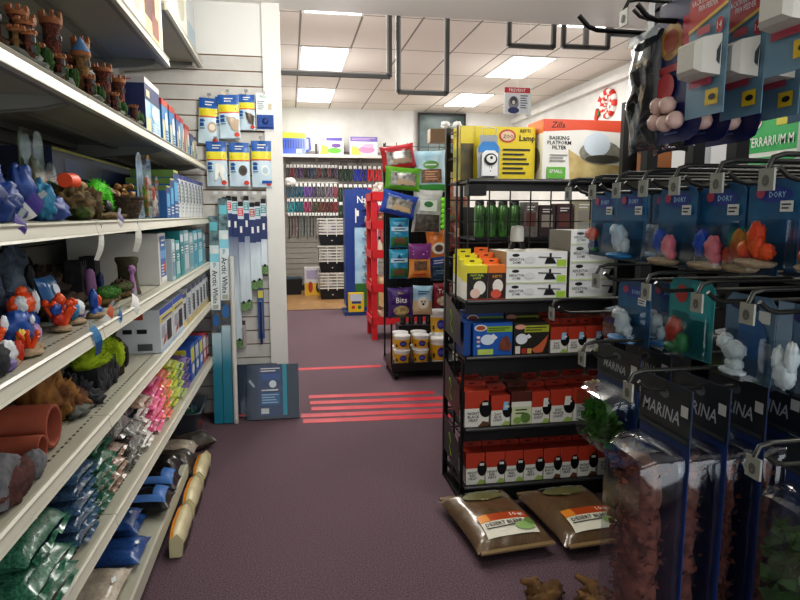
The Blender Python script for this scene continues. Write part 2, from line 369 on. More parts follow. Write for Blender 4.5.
# boxes on the upper shelf
navy=MC('#24305e'); skyb=MC('#4d8fc0',c2='#b9d9ea',scale=8); red=MC('#b8423c'); cream=MC('#d9cf9c'); grey=MC('#9aa4ad'); lb=MC('#a9c9de')
fr_kit=[('r',0,.02,1,.62,skyb),('r',0,.9,1,1,M('#c9c6c2')),('t','AQUARIUM',.5,.94,.045,red,.8),('r',.02,.02,.3,.32,cream),('r',.06,.68,.28,.8,cream),('e',.62,.45,.25,.14,MC('#cfe4ee')),('l',.38,.08,.9,.26,4,WHITE)]
sd_kit=[('r',0,.89,1,1,M('#b9b6b8')),('l',.05,.93,.9,.97,1,red),('r',.06,.7,.35,.84,MC('#d8cf6a')),('l',.1,.72,.32,.82,2,INK),('r',.4,.5,.62,.66,BLACK),('r',.48,.58,.56,.64,MC('#d8cf6a')),('r',.7,.62,.78,.8,WHITE),('r',.06,.4,.55,.58,MC('#8e93b4')),('r',.06,.1,.9,.32,MC('#8fb0b0')),('l',.1,.42,.5,.56,3,WHITE)]
fk=[c for c in fr_kit if c[0]!='t']
carton('boxed_aquarium','large navy boxed aquarium kit beside the smallest castle','box',.30,.36,.24,(-.775,3.02,ZS[1]),RX,navy,fk,sd_kit,group='boxed kits on the upper shelf')
for i,(y,w,h,cl) in enumerate([(3.30,.15,.215,'#3d7fb4'),(3.49,.15,.215,'#3d7fb4'),(3.67,.11,.20,'#4a6a9e'),(3.80,.09,.20,'#8fb4cf'),(3.97,.15,.185,'#c98a80'),(4.15,.13,.155,'#4f6f9c'),(4.30,.10,.155,'#d9cfa0')]):
    k=MC(cl); fr=[('r',0,0,1,.5,skyb),('r',0,.86,1,1,red if i<5 else navy),('r',.05,.05,.35,.55,cream),('e',.65,.55,.22,.2,WHITE),('l',.45,.1,.9,.35,4,navy)]
    carton('boxed_filter','blue filter box, %s in the row beyond the navy aquarium kit'%ORD[i],'box',w,.34,h,(-.765,y,ZS[1]),RX,k,fr,[('r',0,.86,1,1,red)],group='boxed kits on the upper shelf')
# top shelf boxes (cropped by the frame in the photograph)
photo=MC('#e9dcc0',c2='#c9a56a',scale=6); choc=MC('#5a2f2a'); choc2=MC('#7a4038')
carton('pet_bed_box','white box printed with brown and sandy picture on the top shelf','box',.77,.34,.42,(-.745,2.845,2.188),RX,WHITE,[('r',.01,.0,.985,1,photo),('r',.52,.22,.8,.5,choc),('r',.7,.1,.88,.32,choc2),('e',.3,.32,.14,.16,MC('#b9a99a')),('p',[(.02,.0),(.4,.0),(.15,.3),(.02,.34)],MC('#eae6da'))],[('l',.2,.3,.8,.6,5,grey)],group='boxes on the top shelf')
carton('fountain_box','tall white box with small grey text on the far top shelf','box',.42,.38,.40,(-.76,3.78,2.4535),RX,WHITE,[('r',.0,.0,1,1,MC('#d9d8cc')),('e',.5,.4,.3,.25,MC('#b5b29c')),('l',.1,.75,.9,.92,3,grey)],[('l',.5,.16,.96,.5,8,grey)],group='boxes on the top shelf')
carton('heater_box','silver grey box at the far end of the top shelf','box',.30,.30,.30,(-.725,4.2,2.4535),RX,MC('#c2c6c8'),[('r',0,0,1,.5,MC('#9fb0bb'))],group='boxes on the top shelf')
# ---- eye-level shelf
azur=M('#1c2f66',rough=.5,c2='#31539a',scale=16,bump=.6); azl=M('#3f8aac',rough=.5); viol=M('#5b54a0',rough=.5)
def rock(name,lab,loc,parts,group=None,cat='aquarium ornament'):
    t=empty(name,lab,cat,loc,0,group)
    for nm,c,r,m,s,a in parts: q=B(); q.blob(c,r,m,s,a,3.2,n=16,floor=0); q.build(nm,t)
    return t
rock('coral_rock','big blue rock ornament at the left end of the eye-level shelf',(-.68,1.45,ZS[2]),[('boulder',(0,0,.06),(.075,.12,.10),azur,1,.35),('ledge',(.03,.08,.035),(.055,.075,.055),azur,2,.4),('peak',(-.02,-.06,.10),(.06,.08,.09),azur,3,.4)])
rock('coral_rock','blue cave ornament with turquoise streak beside the big blue rock',(-.66,1.81,ZS[2]),[('column',(-.01,-.075,.075),(.032,.04,.065),azur,4,.3),('streak',(.022,-.03,.05),(.03,.025,.045),azl,5,.5),('foot',(0,.05,.025),(.05,.08,.045),azur,6,.4),('bump',(0,.02,.06),(.035,.04,.04),viol,7,.3)])
def blister(name,lab,loc,w,h,cards,fill,rz=RX,tilt=0):
    t=empty(name,lab,'packaged ornament',loc,rz)
    n=10; out=[(-w/2,0),(w/2,0)]+[(w/2*math.cos(PI*k/n),h-w/2+w/2*math.sin(PI*k/n)) for k in range(n+1)]
    q=B(); q.poly(out,.003,cards,'y',.02); q.build('card',t)
    q=B(); o2=[(x*.86,z*.95+.004) for x,z in out]; q.poly(o2,-.035,CLEAR(.8),'y',.018); q.build('blister',t)
    for nm,c,r,m,s in fill: q=B(); q.blob(c,r,m,s,.4,4); q.build(nm,t)
    return t
gcard=MC('#2c4030',c2='#4a5a2a',scale=20)
blister('carded_ornament','tall dark green hang card leaning at the back of the eye-level shelf',(-.74,2.02,ZS[2]),.085,.27,gcard,[('moss',(0,0,.13),(.025,.012,.05),M('#5a5a1c',c2='#2c3a18',scale=60),3)])
blister('carded_disc','round grey topped hang card behind the orange capped log',(-.78,2.22,ZS[2]),.13,.19,MC('#5a5d5c'),[('tag',(-.03,-.01,.09),(.008,.006,.04),red,3)])
bark=M('#3a2f1c',rough=.9,c2='#6f5c38',scale=30,bump=.8); moss=M('#4a5a24',rough=.95,c2='#2f3c18',scale=60,bump=.7)
t=empty('log_ornament','gnarled brown log ornament with orange wrapper on top','aquarium ornament',(-.66,2.1,ZS[2]))
q=B(); q.blob((0,-.02,.045),(.055,.085,.055),bark,11,.5,4,16,0); q.blob((.01,.08,.045),(.045,.05,.05),bark,12,.6,4,14,0); q.build('log',t)
q=B(); q.blob((.03,-.05,.02),(.03,.05,.022),moss,13,.4,4,12,0); q.build('moss',t)
q=B(); q.cyl((0,-.075,.118),(0,-.005,.118),.022,M('#e2572c',rough=.4),14,.026); q.build('orange_wrapper',t)
q=B(); q.cyl((0,-.0,.113),(0,.09,.105),.016,M('#b39a62',c2='#6a4f2c',scale=40,rough=.7)); q.build('twig_bundle',t)
def fuzz(b,c,r,m,n,seed,L=.014,half=True):
    rr=random.Random(seed)
    for _ in range(n):
        a=rr.uniform(0,2*PI); zz=rr.uniform(-.2 if half else -1,1); s=math.sqrt(1-zz*zz); d=V((s*math.cos(a),s*math.sin(a),zz)); p=V((c[0]+d.x*r[0],c[1]+d.y*r[1],c[2]+d.z*r[2]))
        e=p+(d+V((rr.uniform(-.5,.5),rr.uniform(-.5,.5),rr.uniform(-.4,.4))))*L; sd=d.orthogonal().normalized()*.0016
        b.add([p-sd,p+sd,e],[(0,1,2)],m)
neon=M('#3fa81c',rough=.8,c2='#5fd02c',scale=40)
t=empty('moss_cave','bright green fuzzy moss arch on a dark bark base','aquarium ornament',(-.66,2.42,ZS[2]))
q=B()
arc=[(0,.075*math.cos(PI*k/10),.046+.06*math.sin(PI*k/10)) for k in range(11)]
q.tube([(-.02,y,z) for _,y,z in arc],[.03]*11,neon,10)
for k,(x,y,z) in enumerate(arc): fuzz(q,(-.02,y,z),(.03,.03,.03),neon,60,k,.012,False)
q.build('moss_arch',t); q=B(); q.blob((0,0,.008),(.06,.12,.016),bark,5,.4,4,12,0); q.build('bark_base',t); q=B(); q.blob((-.0,.02,.042),(.02,.03,.028),M('#0a0d08'),2,.1); q.build('cave_hole',t)
# wicker basket of shells
t=empty('shell_basket','dark wicker basket of brown sea shells in the middle of the shelf','basket',(-.66,2.69,ZS[2]))
q=B(); wk=M('#4a3a28',rough=.8,c2='#2a2018',scale=60,bump=.6); q.lathe([(.05,0),(.065,.04),(.075,.085),(.07,.088),(.06,.03),(.0,.02)],wk,20); 
for k in range(5): q.lathe([(.054+.005*k,.012+.016*k),(.058+.005*k,.017+.016*k),(.055+.005*k,.022+.016*k)],wk,20,cap=False)
q.build('wicker_bowl',t)
sh=M('#b9905a',rough=.35,c2='#7a5534',scale=50); rr=random.Random(4)
for k in range(16):
    a=rr.uniform(0,6.28); r=rr.uniform(0,.05); q=B(); s=rr.uniform(.012,.02); q.lathe([(.001,-s),(s*.7,-s*.3),(s*.8,0),(s*.5,s*.5),(s*.2,s*1.2),(.001,s*1.5)],sh,10)
    o=q.build('sea_shell',None,(-.66+r*math.cos(a),2.69+r*math.sin(a),ZS[2]+.095+.016*(k%3)),(rr.uniform(0,3),rr.uniform(0,3),a)); tag(o,'small brown sea shell heaped in the dark wicker basket','shell','shells in the wicker basket')
q=B(); q.poly([(-.05,0),(.05,0),(.045,.07),(-.04,.075)],.004,M('#a49a84',rough=.4),'y',0); q.build('shell_sheet',None,(-.67,2.63,ZS[2]+.10),(rad(-55),0,RX)); bpy.data.objects['shell_sheet']['label']='flat pale shell slab leaning out of the wicker basket'; bpy.data.objects['shell_sheet']['category']='shell'
# dark cartons stacked at the back
dk=MC('#161b30',c2='#2a3a5c',scale=7); yl=MC('#b5b548')
for i in range(2):
    carton('light_fixture_box','long dark carton with yellow edge, %s of the pair at the shelf back'%('lower','upper')[i],'box',1.12 if i==0 else 1.22,.2,.10,(-.92,3.02,ZS[2]+.12*i if i==0 else ZS[2]+.155),RX,dk,[('r',0,.9,1,1,yl),('r',.1,.15,.25,.7,MC('#31456e')),('r',.5,.2,.75,.7,MC('#273353'))],tops=dk,group='dark cartons at the back of the eye-level shelf')
carton('light_fixture_box','short dark carton supporting the long yellow edged cartons','box',.9,.18,.05,(-.92,3.02,ZS[2]+.103),RX,MC('#10131c'))
orn=M('#3f8f3c',rough=.6,c2='#d9803c',scale=40)
blister('carded_ornament','tall clear blister pack with green and orange plastic plant',(-.60,2.81,ZS[2]),.10,.275,MC('#9fb8cc'),[('plant',(.01,0,.09),(.02,.012,.075),orn,3),('flower',(.015,-.005,.15),(.018,.012,.02),M('#d9603c'),4)])
blister('carded_ornament','shorter clear blister pack with pale pink shells beside the tall one',(-.60,2.96,ZS[2]),.095,.19,MC('#a9b6bd'),[('shells',(0,0,.06),(.024,.014,.05),M('#c7a59c',c2='#efe6dc',scale=60),5),('coral',(-.02,0,.11),(.014,.012,.03),M('#d9664c'),6)])
for i,(y,w,h) in enumerate([(3.115,.09,.15),(3.215,.09,.19),(3.33,.12,.235)]):
    carton('pump_box','blue pump box, %s of three stepping up beside the clear blister packs'%ORD[i],'box',w,.2,h,(-.665,y,ZS[2]),RX,MC('#1f5f9c'),[('r',0,.8,1,1,MC('#243a74')),('r',.1,.35,.9,.75,MC('#5aa9d4')),('l',.1,.08,.9,.3,3,WHITE),('r',0,.95,1,1,yl)],[('r',0,.85,1,1,MC('#6d8a3c'))])
for i in range(8):
    y=3.475+i*.125
    carton('cartridge_box','blue topped white filter box, %s of eight at the shelf end'%ORD[i],'box',.105,.22,.225,(-.685,y,ZS[2]),RX,MC('#d9dcdc'),[('r',0,.9,1,1,MC('#2c3a86')),('r',.55,.35,.95,.8,MC('#9fb2b8',c2='#5a6468',scale=20)),('l',.08,.1,.5,.8,8,MC('#8a8f98')),('e',.3,.83,.2,.04,MC('#2c3a86'))],[('r',0,.9,1,1,MC('#2c3a86'))],group='white filter boxes on the eye-level shelf')
# ---------------------------------------------------------------- third shelf: ornaments and boxes
dgrey=M('#3a4250',rough=.8,c2='#5d6a7c',scale=18,bump=.6); dbrown=M('#2a1f18',rough=.85,c2='#4a3626',scale=18,bump=.6); grn=M('#2f5a1e',rough=.95,c2='#46782a',scale=50,bump=.5)
Z3=ZS[3]
rock('skull_rock','mottled blue black rock ornament at the left of the third shelf',(-.80,1.78,Z3),[('rock',(0,-.06,.10),(.06,.08,.12),M('#232c44',rough=.7,c2='#7f93b0',scale=22,bump=.5),21,.5),('foot',(.02,.04,.05),(.06,.06,.06),M('#1c2438',rough=.7,c2='#56688c',scale=22),22,.4)])
t=rock('cave_rock','pale blue grey pitted rock ornament with round hole, third shelf',(-.84,2.06,Z3),[('rock',(0,-.0,.11),(.05,.075,.12),M('#5a6878',rough=.8,c2='#8fa0b0',scale=26,bump=.7),23,.4),('hole',(.047,.005,.13),(.012,.025,.04),M('#1a2028'),24,.2),('foot',(.03,0,.03),(.05,.08,.04),M('#4a5668',rough=.8,c2='#7f92a4',scale=26),25,.4)])
# pebble pouch standing against the rocks
t=empty('pebble_pouch','small blue and white pouch with lilac lettering among the rocks','bag',(-.70,1.92,Z3+.005),RX)
q=B(); q.X=Mx.Translation((0,0,.07))@Mx.Rotation(rad(74),4,'X'); bag(q,.12,.14,.035,film('#3f76a8',c2='#2d5c94',scale=12),3,.004,12,art=[('r',.06,.04,.94,.42,MC('#6a4f94')),('t','Pebbles',.5,.2,.18,WHITE,.8),('e',.5,.68,.2,.12,MC('#cfe0ee'))]); q.build('pouch',t)
rock('driftwood','dark driftwood lump behind the figurine row of the third shelf',(-.87,2.36,Z3),[('wood',(0,0,.055),(.07,.13,.055),dbrown,26,.6),('knot',(0,-.06,.09),(.05,.05,.06),dbrown,27,.6),('branch',(.0,.09,.08),(.03,.05,.05),dbrown,28,.7)])
rock('bark_slab','long brown bark slab lying below the blue grey rocks',(-.73,2.17,Z3),[('bark',(0,0,.028),(.04,.17,.032),dbrown,29,.4)])
# moss ledges
for i,(x,y,l,m) in enumerate([(-.66,2.36,.10,grn),(-.66,2.56,.085,M('#3c4a26',rough=.95,c2='#57573a',scale=40,bump=.6))]):
    t=empty('moss_ledge',('green moss topped bark ledge below the twin castle','brown mossy bark ledge in front of the tree stump')[i],'aquarium ornament',(x,y,Z3),0,'moss ledges')
    q=B(); q.blob((0,0,.018),(.04,l,.02),bark,31+i,.3,4,14,0); q.build('bark',t)
    q=B(); q.blob((.006,0,.042),(.04,l*.95,.022),m,33+i,.2,4); fuzz(q,(.006,0,.042),(.04,l*.95,.022),m,300,7+i,.006); q.build('moss',t)
pink=M('#a87aa8',rough=.6); char=M('#26262a',rough=.8,c2='#3a3a40',scale=30,bump=.4)
t=empty('twin_castle','dark grey twin tower ornament with pink column on the third shelf','aquarium ornament',(-.83,2.70,Z3))
for dy,h in ((-.10,.125),(.075,.13)):
    q=B(); q.box(-.03,dy-.035,0,.03,dy+.035,h,char)
    for k in range(3): q.box(-.03,dy-.035+k*.027,h,.03,dy-.02+k*.027,h+.018,char)
    q.box(.03,dy-.008,.03,.032,dy+.008,.07,win); q.build('tower',t)
q=B(); q.lathe([(.02,0),(.024,.03),(.02,.09),(.012,.105),(.001,.11)],pink,12,(.04,-.07,0)); q.build('column',t)
q=B(); q.blob((.045,.05,.046),(.012,.02,.035),azur,3,.3); q.build('blue_rock',t)
t=empty('tree_stump','hollow tree stump ornament with a pink coral beside the big white box','aquarium ornament',(-.655,2.66,Z3))
stm=M('#57523e',rough=.9,c2='#3d3a2a',scale=30,bump=.8)
q=B(); q.lathe([(.05,0),(.042,.03),(.036,.08),(.038,.12),(.046,.14),(.044,.15),(.02,.145)],stm,16); q.build('stump',t)
q=B(); q.tube([(.03,-.06,0),(.03,-.058,.05),(.028,-.052,.085),(.028,-.045,.1)],[.018,.012,.008,.014],pink,10); q.blob((.028,-.05,.105),.016,pink,4,.3); q.build('pink_coral',t)
q=B(); q.blob((.0,-.11,.03),(.03,.05,.04),dbrown,36,.5,4,14,0); q.build('root',t)
# small sea ornaments in the front row
org=M('#d9481e',rough=.4,c2='#e8642c',scale=30); dbl=M('#1f4a94',rough=.4,c2='#2f62b4',scale=20); wht=M('#dde3e6',rough=.45); cyn=M('#3f9fb4',rough=.5); sand=M('#8f7c66',rough=.9,c2='#b39d80',scale=60); redc=M('#c23a26',rough=.5); lil=M('#7a6aa4',rough=.5)
def seaorn(lab,x,y,z,lumps,rz=0,grp='small sea ornaments on the third shelf',base=True,r=.035):
    t=empty('reef_ornament',lab,'aquarium ornament',(x,y,z),rz,grp); t.scale=(.88,.88,.88)
    if base: q=B(); q.blob((0,0,.008),(r*.9,r*1.2,.012),sand,int(y*50),.3,3,12,0); q.build('sand_base',t)
    for i,l in enumerate(lumps):
        if l[0]=='b': q=B(); q.blob(l[1],l[2],l[3],i+int(y*31),.25,2.5); q.build('pebble',t)
        if l[0]=='c':
            rr=random.Random(i+int(y*77))
            q=B(); c=V(l[1])
            for k in range(l[4]):
                a=2*PI*k/l[4]+rr.uniform(-.3,.3); s=l[2]; o=V((math.cos(a),math.sin(a),0))
                q.tube([c,c+o*s*.25+V((0,0,s*.45)),c+o*s*.5+V((0,0,s*rr.uniform(.75,1.05)))],[s*.17,s*.13,s*.09],l[3],8); q.blob(c+o*s*.5+V((0,0,s*.95)),s*.12,l[3],k,.2)
            q.build('coral',t)
    return t
seaorn('orange lobed reef ornament at the left edge of the third shelf',-.64,1.42,Z3,[('b',(0,.0,.095),(.03,.05,.032),org),('c',(0,0,.02),.07,org,5),('b',(.03,.03,.10),(.008,.014,.02),wht)])
seaorn('white and turquoise reef ornament with red stub, front left corner',-.60,1.415,Z3,[('b',(.0,0,.035),(.02,.035,.03),wht),('b',(0,-.04,.035),(.018,.02,.03),cyn),('b',(.01,.035,.03),(.014,.012,.03),redc)],r=.03)
seaorn('orange coral clump on a sand base at the front of the third shelf',-.60,1.53,Z3,[('c',(0,0,.01),.05,org,6),('b',(0,.04,.012),(.02,.03,.014),sand)])
seaorn('largest deep blue reef ornament with yellow lump, front of third shelf',-.645,1.58,Z3,[('b',(0,0,.06),(.035,.06,.05),dbl),('b',(.03,-.045,.05),(.012,.02,.018),M('#d9b83a')),('b',(.02,.07,.035),(.015,.02,.025),M('#b58fb4')),('b',(.034,.02,.082),(.006,.012,.012),wht),('b',(-.01,.075,.05),(.02,.03,.045),dbl)])
seaorn('white banded orange reef ornament standing tallest in the front row',-.69,1.74,Z3,[('b',(0,-.0,.105),(.03,.075,.032),org),('b',(.024,.03,.105),(.012,.012,.034),wht),('b',(.012,-.05,.105),(.02,.016,.028),wht),('b',(0,.0,.14),(.012,.03,.016),org),('b',(0,.02,.045),(.03,.05,.036),dbl)])
seaorn('bushy orange red coral with blue lump in the front row',-.635,1.84,Z3,[('c',(0,-.0,.01),.085,org,8),('b',(0,-.035,.075),(.015,.022,.02),dbl),('b',(0,.0,.10),(.016,.022,.02),org),('b',(0,-.01,.045),(.02,.035,.025),redc)])
seaorn('blue and white pebbled ornament beside the bushy orange coral',-.635,1.955,Z3,[('b',(0,-.02,.05),(.02,.024,.032),M('#3f7fae')),('b',(0,.03,.05),(.02,.022,.026),wht),('b',(0,.05,.03),(.014,.02,.02),lil)])
seaorn('small blue ornament with an orange bump near the white price tag',-.615,2.08,Z3,[('b',(0,-.015,.065),(.014,.018,.035),dbl),('b',(0,.03,.055),(.014,.022,.022),org),('b',(0,.01,.02),(.02,.04,.02),dbl)])
rock('black_rock','black rock ornament half out of view at the third shelf corner',(-.585,1.33,Z3),[('rock',(0,0,.03),(.02,.04,.035),char,41,.3),('lilac_rock',(.0,.05,.012),(.014,.025,.014),lil,42,.3)])
# boxes of the third shelf
carton('white_box','big white box with a blue printed panel, right of the tree stump','box',.17,.385,.235,(-.785,3.05,Z3),RX,MC('#d5d4cf'),[('r',.2,.06,.92,.94,MC('#3f6fae')),('r',.2,.5,.92,.66,MC('#6f9fd0')),('e',.7,.32,.14,.1,MC('#d9583c')),('t','Box Filter',.56,.86,.07,WHITE,.6),('r',.2,.06,.92,.14,WHITE),('l',.25,.16,.6,.4,4,WHITE)][:3]+[('r',.2,.06,.92,.14,WHITE),('l',.25,.16,.6,.4,4,WHITE),('l',.28,.72,.8,.9,2,WHITE)])
teal=MC('#1f8f8f')
for i,(y,w,h,c1,c2) in enumerate([(3.20,.09,.20,'#aebfc6','#6d8fa6'),(3.32,.12,.19,'#3f9a9c','#a9c4c8'),(3.45,.10,.235,'#2f8f92','#1f7f84'),(3.60,.16,.235,'#8fb0ba','#b9c9cc'),(3.77,.13,.215,'#a2b4ba','#5f9fb0'),(3.93,.16,.225,'#5fb0c0','#3f92b4'),(4.13,.19,.225,'#4fa6bc','#9fd0d8'),(4.31,.12,.2,'#7f9fae','#5f8fa6')]):
    carton('tank_supply_box','teal and clear fish tank supply box, %s beyond the big white box'%ORD[i],'box',w,.26,h,(-.70,y,Z3),RX,MC(c1),[('r',.1,.1,.9,.45,MC(c2)),('r',.1,.75,.9,.92,MC('#d0dde0')),('e',.5,.58,.3,.09,MC('#e3ecec')),('l',.15,.5,.85,.7,3,MC('#4a6a78'))],group='supply boxes on the third shelf')
# ---------------------------------------------------------------- fourth shelf
Z4=ZS[4]
terra=M('#8f4a36',rough=.75,c2='#a0553f',scale=12,bump=.15)
for i,(x,y,z,r,l) in enumerate([(-.822,1.665,.059,.056,.42),(-.768,1.574,.034,.032,.32)]):
    t=empty('terracotta_pipe',('large terracotta pipe lying on the fourth shelf','small terracotta pipe lying in front of the large pipe')[i],'pipe',(x,y,Z4+z),0)
    q=B(); n=26; a=-l/2;b_=l/2; rings=[]
    prof=[(r,a),(r,b_),(r*.985,b_+.002),(r*.84,b_+.002),(r*.82,b_),(r*.82,a),(r,a)]
    q.ring([[(rr_*0+yy,rr_*math.cos(2*PI*j/n),rr_*math.sin(2*PI*j/n)) for j in range(n)] for rr_,yy in prof],terra,cap=False); q.build('pipe_wall',t)
granite=M('#77777a',rough=.9,c2='#5d5d60',scale=60,bump=.3)
rock('grey_stone','smooth speckled grey stone in front of the small pipe',(-.592,1.475,Z4),[('stone',(0,0,.03),(.024,.05,.034),granite,51,.12)])
t=empty('stone_cave','speckled grey stone cave ornament at the left edge of the fourth shelf','aquarium ornament',(-.60,1.36,Z4))
q=B(); q.tube([(0,-.07,.012),(0,-.06,.06),(0,-.02,.088),(0,.03,.07),(0,.055,.012)],[.03,.03,.028,.022,.02],granite,12); q.build('arch',t)
rock('maroon_rock','dull maroon lava rock at the near end of the fourth shelf',(-.585,1.36,Z4),[('rock',(0,0,.035),(.022,.085,.045),M('#4a2f2c',rough=.95,c2='#5f3c38',scale=40,bump=.7),53,.35)])
dw=M('#a87a42',rough=.8,c2='#5a3322',scale=12,bump=.6,lo=.4,hi=.6)
rock('driftwood_rock','tall tan and brown driftwood ornament behind the terracotta pipes',(-.69,1.86,Z4),[('trunk',(-.02,-.03,.10),(.05,.055,.11),dw,55,.5),('slope',(.01,.05,.06),(.04,.06,.07),dw,56,.6),('foot',(.02,.10,.035),(.045,.05,.04),dw,57,.6),('stone_foot',(.05,.09,.016),(.03,.07,.02),stone,58,.4)])
ygr=M('#8fa81c',rough=.9,c2='#aec42c',scale=40)
t=empty('moss_cottage','black stone hut ornament with a bright yellow green moss roof','aquarium ornament',(-.68,2.23,Z4))
q=B(); q.box(-.05,-.12,0,.05,.10,.10,char); 
for k in range(8): q.blob((.05,-.11+k*.028,.03+.012*(k%3)),(.012,.018,.03),char,k,.4,3,8,0)
q.build('stone_wall',t)
for k,(x,y,z,rx,ry,rz) in enumerate([(.01,-.06,.118,.06,.10,.03),(0,.06,.14,.055,.085,.025)]):
    q=B(); q.blob((x,y,z),(rx,ry,rz),ygr,61+k,.15,3); fuzz(q,(x,y,z),(rx,ry,rz),ygr,500,61+k,.012); q.build('moss_roof',t)
t=rock('moss_stump','dark hollow stump ornament with a mossy side beside the white filter boxes',(-.66,2.42,Z4),[('stump',(0,-.01,.07),(.04,.05,.08),dbrown,63,.3),('moss',(.02,-.05,.09),(.03,.03,.05),ygr,64,.3),('knot',(-.02,0,.16),(.025,.04,.03),stm,65,.5)])
q=B(); q.blob((.036,.012,.07),(.012,.028,.045),M('#0c0a08'),5,.1); q.build('hollow',t)
t=rock('black_coral','black spiky rock ornament in front of the moss roofed hut',(-.66,2.03,Z4),[('rock',(0,0,.04),(.03,.04,.045),char,66,.7),('peak',(-.02,-.03,.07),(.02,.025,.04),char,67,.7),('foot',(.02,.02,.02),(.04,.05,.025),char,68,.5)])
wb=MC('#cfd3d8'); bt=MC('#2b4fb0'); yw=MC('#d9cc6a'); phon=MC('#23242c'); orr=MC('#b0482c')
FA=[('r',0,.86,1,1,bt),('r',0,.68,1,.84,yw),('t','WHISPER',.5,.765,.07,bt,.8),('r',.5,.14,.84,.62,phon),('r',.54,.5,.8,.58,MC('#3d3e48')),('l',.08,.3,.42,.6,6,MC('#7a8298')),('p',[(.1,.12),(.2,.2),(.42,.4),(.36,.2)],red),('r',0,0,1,.05,MC('#9fc0e0'))]
SA=[('r',.05,.78,.8,.93,orr),('l',.08,.4,.35,.7,5,INK),('r',.55,.46,.66,.56,INK),('r',.72,.46,.84,.56,INK),('r',.72,.06,.9,.22,MC('#55585c')),('l',.1,.1,.6,.3,4,MC('#8a8e94'))]
FA=[c for c in FA if c[0]!='t']+[('l',.1,.71,.9,.81,1,bt)]
for i,(y,w,h) in enumerate([(2.925,.295,.188),(3.23,.29,.192)]):
    carton('filter_box','large white and blue filter box with a dark device, %s of two'%('nearer','farther')[i],'box',w,(.34,.22)[i],h,((-.735,-.675)[i],y,Z4),RX,wb,FA,SA,tops=MC('#b9bcc2'),group='large filter boxes on the fourth shelf')
for i,(y,w,h) in enumerate([(3.45,.13,.175),(3.61,.15,.19),(3.77,.15,.195),(3.93,.15,.195),(4.08,.14,.195),(4.22,.13,.20),(4.36,.12,.20)]):
    carton('small_filter_box','white boxed filter with navy top, %s past the two large filter boxes'%ORD[i],'box',w*.92,.3,h,(-.72,y,Z4),RX,MC('#c9cdd2'),[('r',0,.86,1,1,MC('#1f2b54')),('r',.3,.2,.75,.7,phon if i!=1 else MC('#8a92a0')),('r',.0,.0,1,.14,MC('#d9c27a')),('l',.05,.3,.28,.75,5,MC('#5a6a8a'))],tops=MC('#d0b27a') if i==0 else None,group='small filter boxes on the fourth shelf')
# ---------------------------------------------------------------- fifth shelf: bagged gravel
def z5(y): return ZS[5]+S5*(y-1.5)
gvs={'green':film('#22503f',c2='#4f8a70',scale=140),'blue':film('#2c4464',c2='#5f7f9c',scale=140),'mix':film('#2b2c2e',c2='#9c9a94',scale=160),'white':film('#c9c8c2',c2='#e3e1dc',scale=120),'pink':film('#e45a90',c2='#f48fb4',scale=120),'salmon':film('#e66a5c',c2='#f29a88',scale=120),'yellow':film('#b9bf3a',c2='#d6d860',scale=120),'lime':film('#8fae4a',c2='#c4cf8a',scale=120),'purple':film('#6a4f86',c2='#9c86b4',scale=120),'tan':film('#8a7a68',c2='#c9a898',scale=120),'bluk':film('#1c2c44',c2='#0c1018',scale=60)}
wrap=M('#aab4b4',rough=.15,coat=.8); tagw=MC('#dfe6e2')
stickers=[('p',[(.5,.955),(.58,.93),(.5,.905),(.42,.93)],tagw)]
protos={}
nbag={}
def gbag(kind,label,x,y,z,w=.17,l=.30,h=.05,rz=None,tilt=0,group=None,art=None,seed=0,wr=.007,name='gravel_bag'):
    key=(kind,w,l,h,seed,bool(art))
    rz=-RX if rz is None else rz
    if key not in protos:
        q=B(); bag(q,w,l,h,gvs[kind],seed,wr,16,art=art or stickers); o=q.build(name,None,(x,y,z),(tilt,0,rz)); protos[key]=o; tag(o,label,'bag of gravel',group)
        c=B(); cv=[]
        for k in range(9): cv+= [(-w*.40+w*.1*k,l/2*.985,h*(.42+.06*math.sin(k*2.3+seed))),(-w*.40+w*.1*k,l/2*.985+.012+.004*math.sin(k*1.7+seed),h*(.36+.16*math.sin(k*1.9+seed)))]
        c.add(cv,[(2*k,2*k+2,2*k+3,2*k+1) for k in range(8)],gvs[kind],True); c.build('crimped_end',o)
    else:
        o=dup(protos[key],(x,y,z),None,label,group,(tilt,0,rz))
    return o
def stack(kind,lab,x,y,n,w,h,l=.30,z0=0,group=None,seed=0,jit=.012):
    rr=random.Random(seed*11+int(y*100)); nm=['bottom','second','third','fourth','fifth','sixth']
    for k in range(n):
        pos='bottom' if k==0 else ('topmost' if k==n-1 else ORD[k]+' from bottom')
        gbag(kind,lab%pos,x+rr.uniform(-jit,jit),y+rr.uniform(-.004,.004),z5(y)+z0+k*h*.99,w,l,h*.98,-RX+rr.uniform(-.05,.05),0,group,seed=seed+k%2)
logo=[('p',[(x,y+.12) for x,y in [(.2,.55),(.35,.7),(.5,.66),(.62,.76),(.8,.66),(.86,.5),(.7,.42),(.55,.46),(.4,.36),(.22,.42)]],MC('#b9cfd0')),('p',[(x,y+.12) for x,y in [(.23,.54),(.36,.67),(.5,.63),(.62,.72),(.77,.64),(.82,.5),(.7,.45),(.55,.49),(.4,.4),(.25,.44)]],MC('#20408c')),('e',.5,.68,.2,.06,MC('#2c6a4a'))]+stickers
gbag('green','large green gravel bag with blue fish emblem, on top at the near end',-.745,1.47,z5(1.5)+.122,.26,.36,.085,art=logo,seed=1,wr=.012,group='large green gravel bags')
gbag('green','large green gravel bag under the fish emblem bag, frontmost',-.72,1.45,z5(1.45)+.062,.25,.34,.058,seed=2,wr=.012,group='large green gravel bags')
gbag('green','large green gravel bag flat on the shelf, bottom of the near heap',-.72,1.47,z5(1.47)+.001,.25,.34,.058,seed=4,wr=.012,group='large green gravel bags')
stack('blue','flat blue gravel bag, %s of the stack beside the large green bags',-.735,1.78,5,.17,.045,group='blue gravel bags',seed=5)
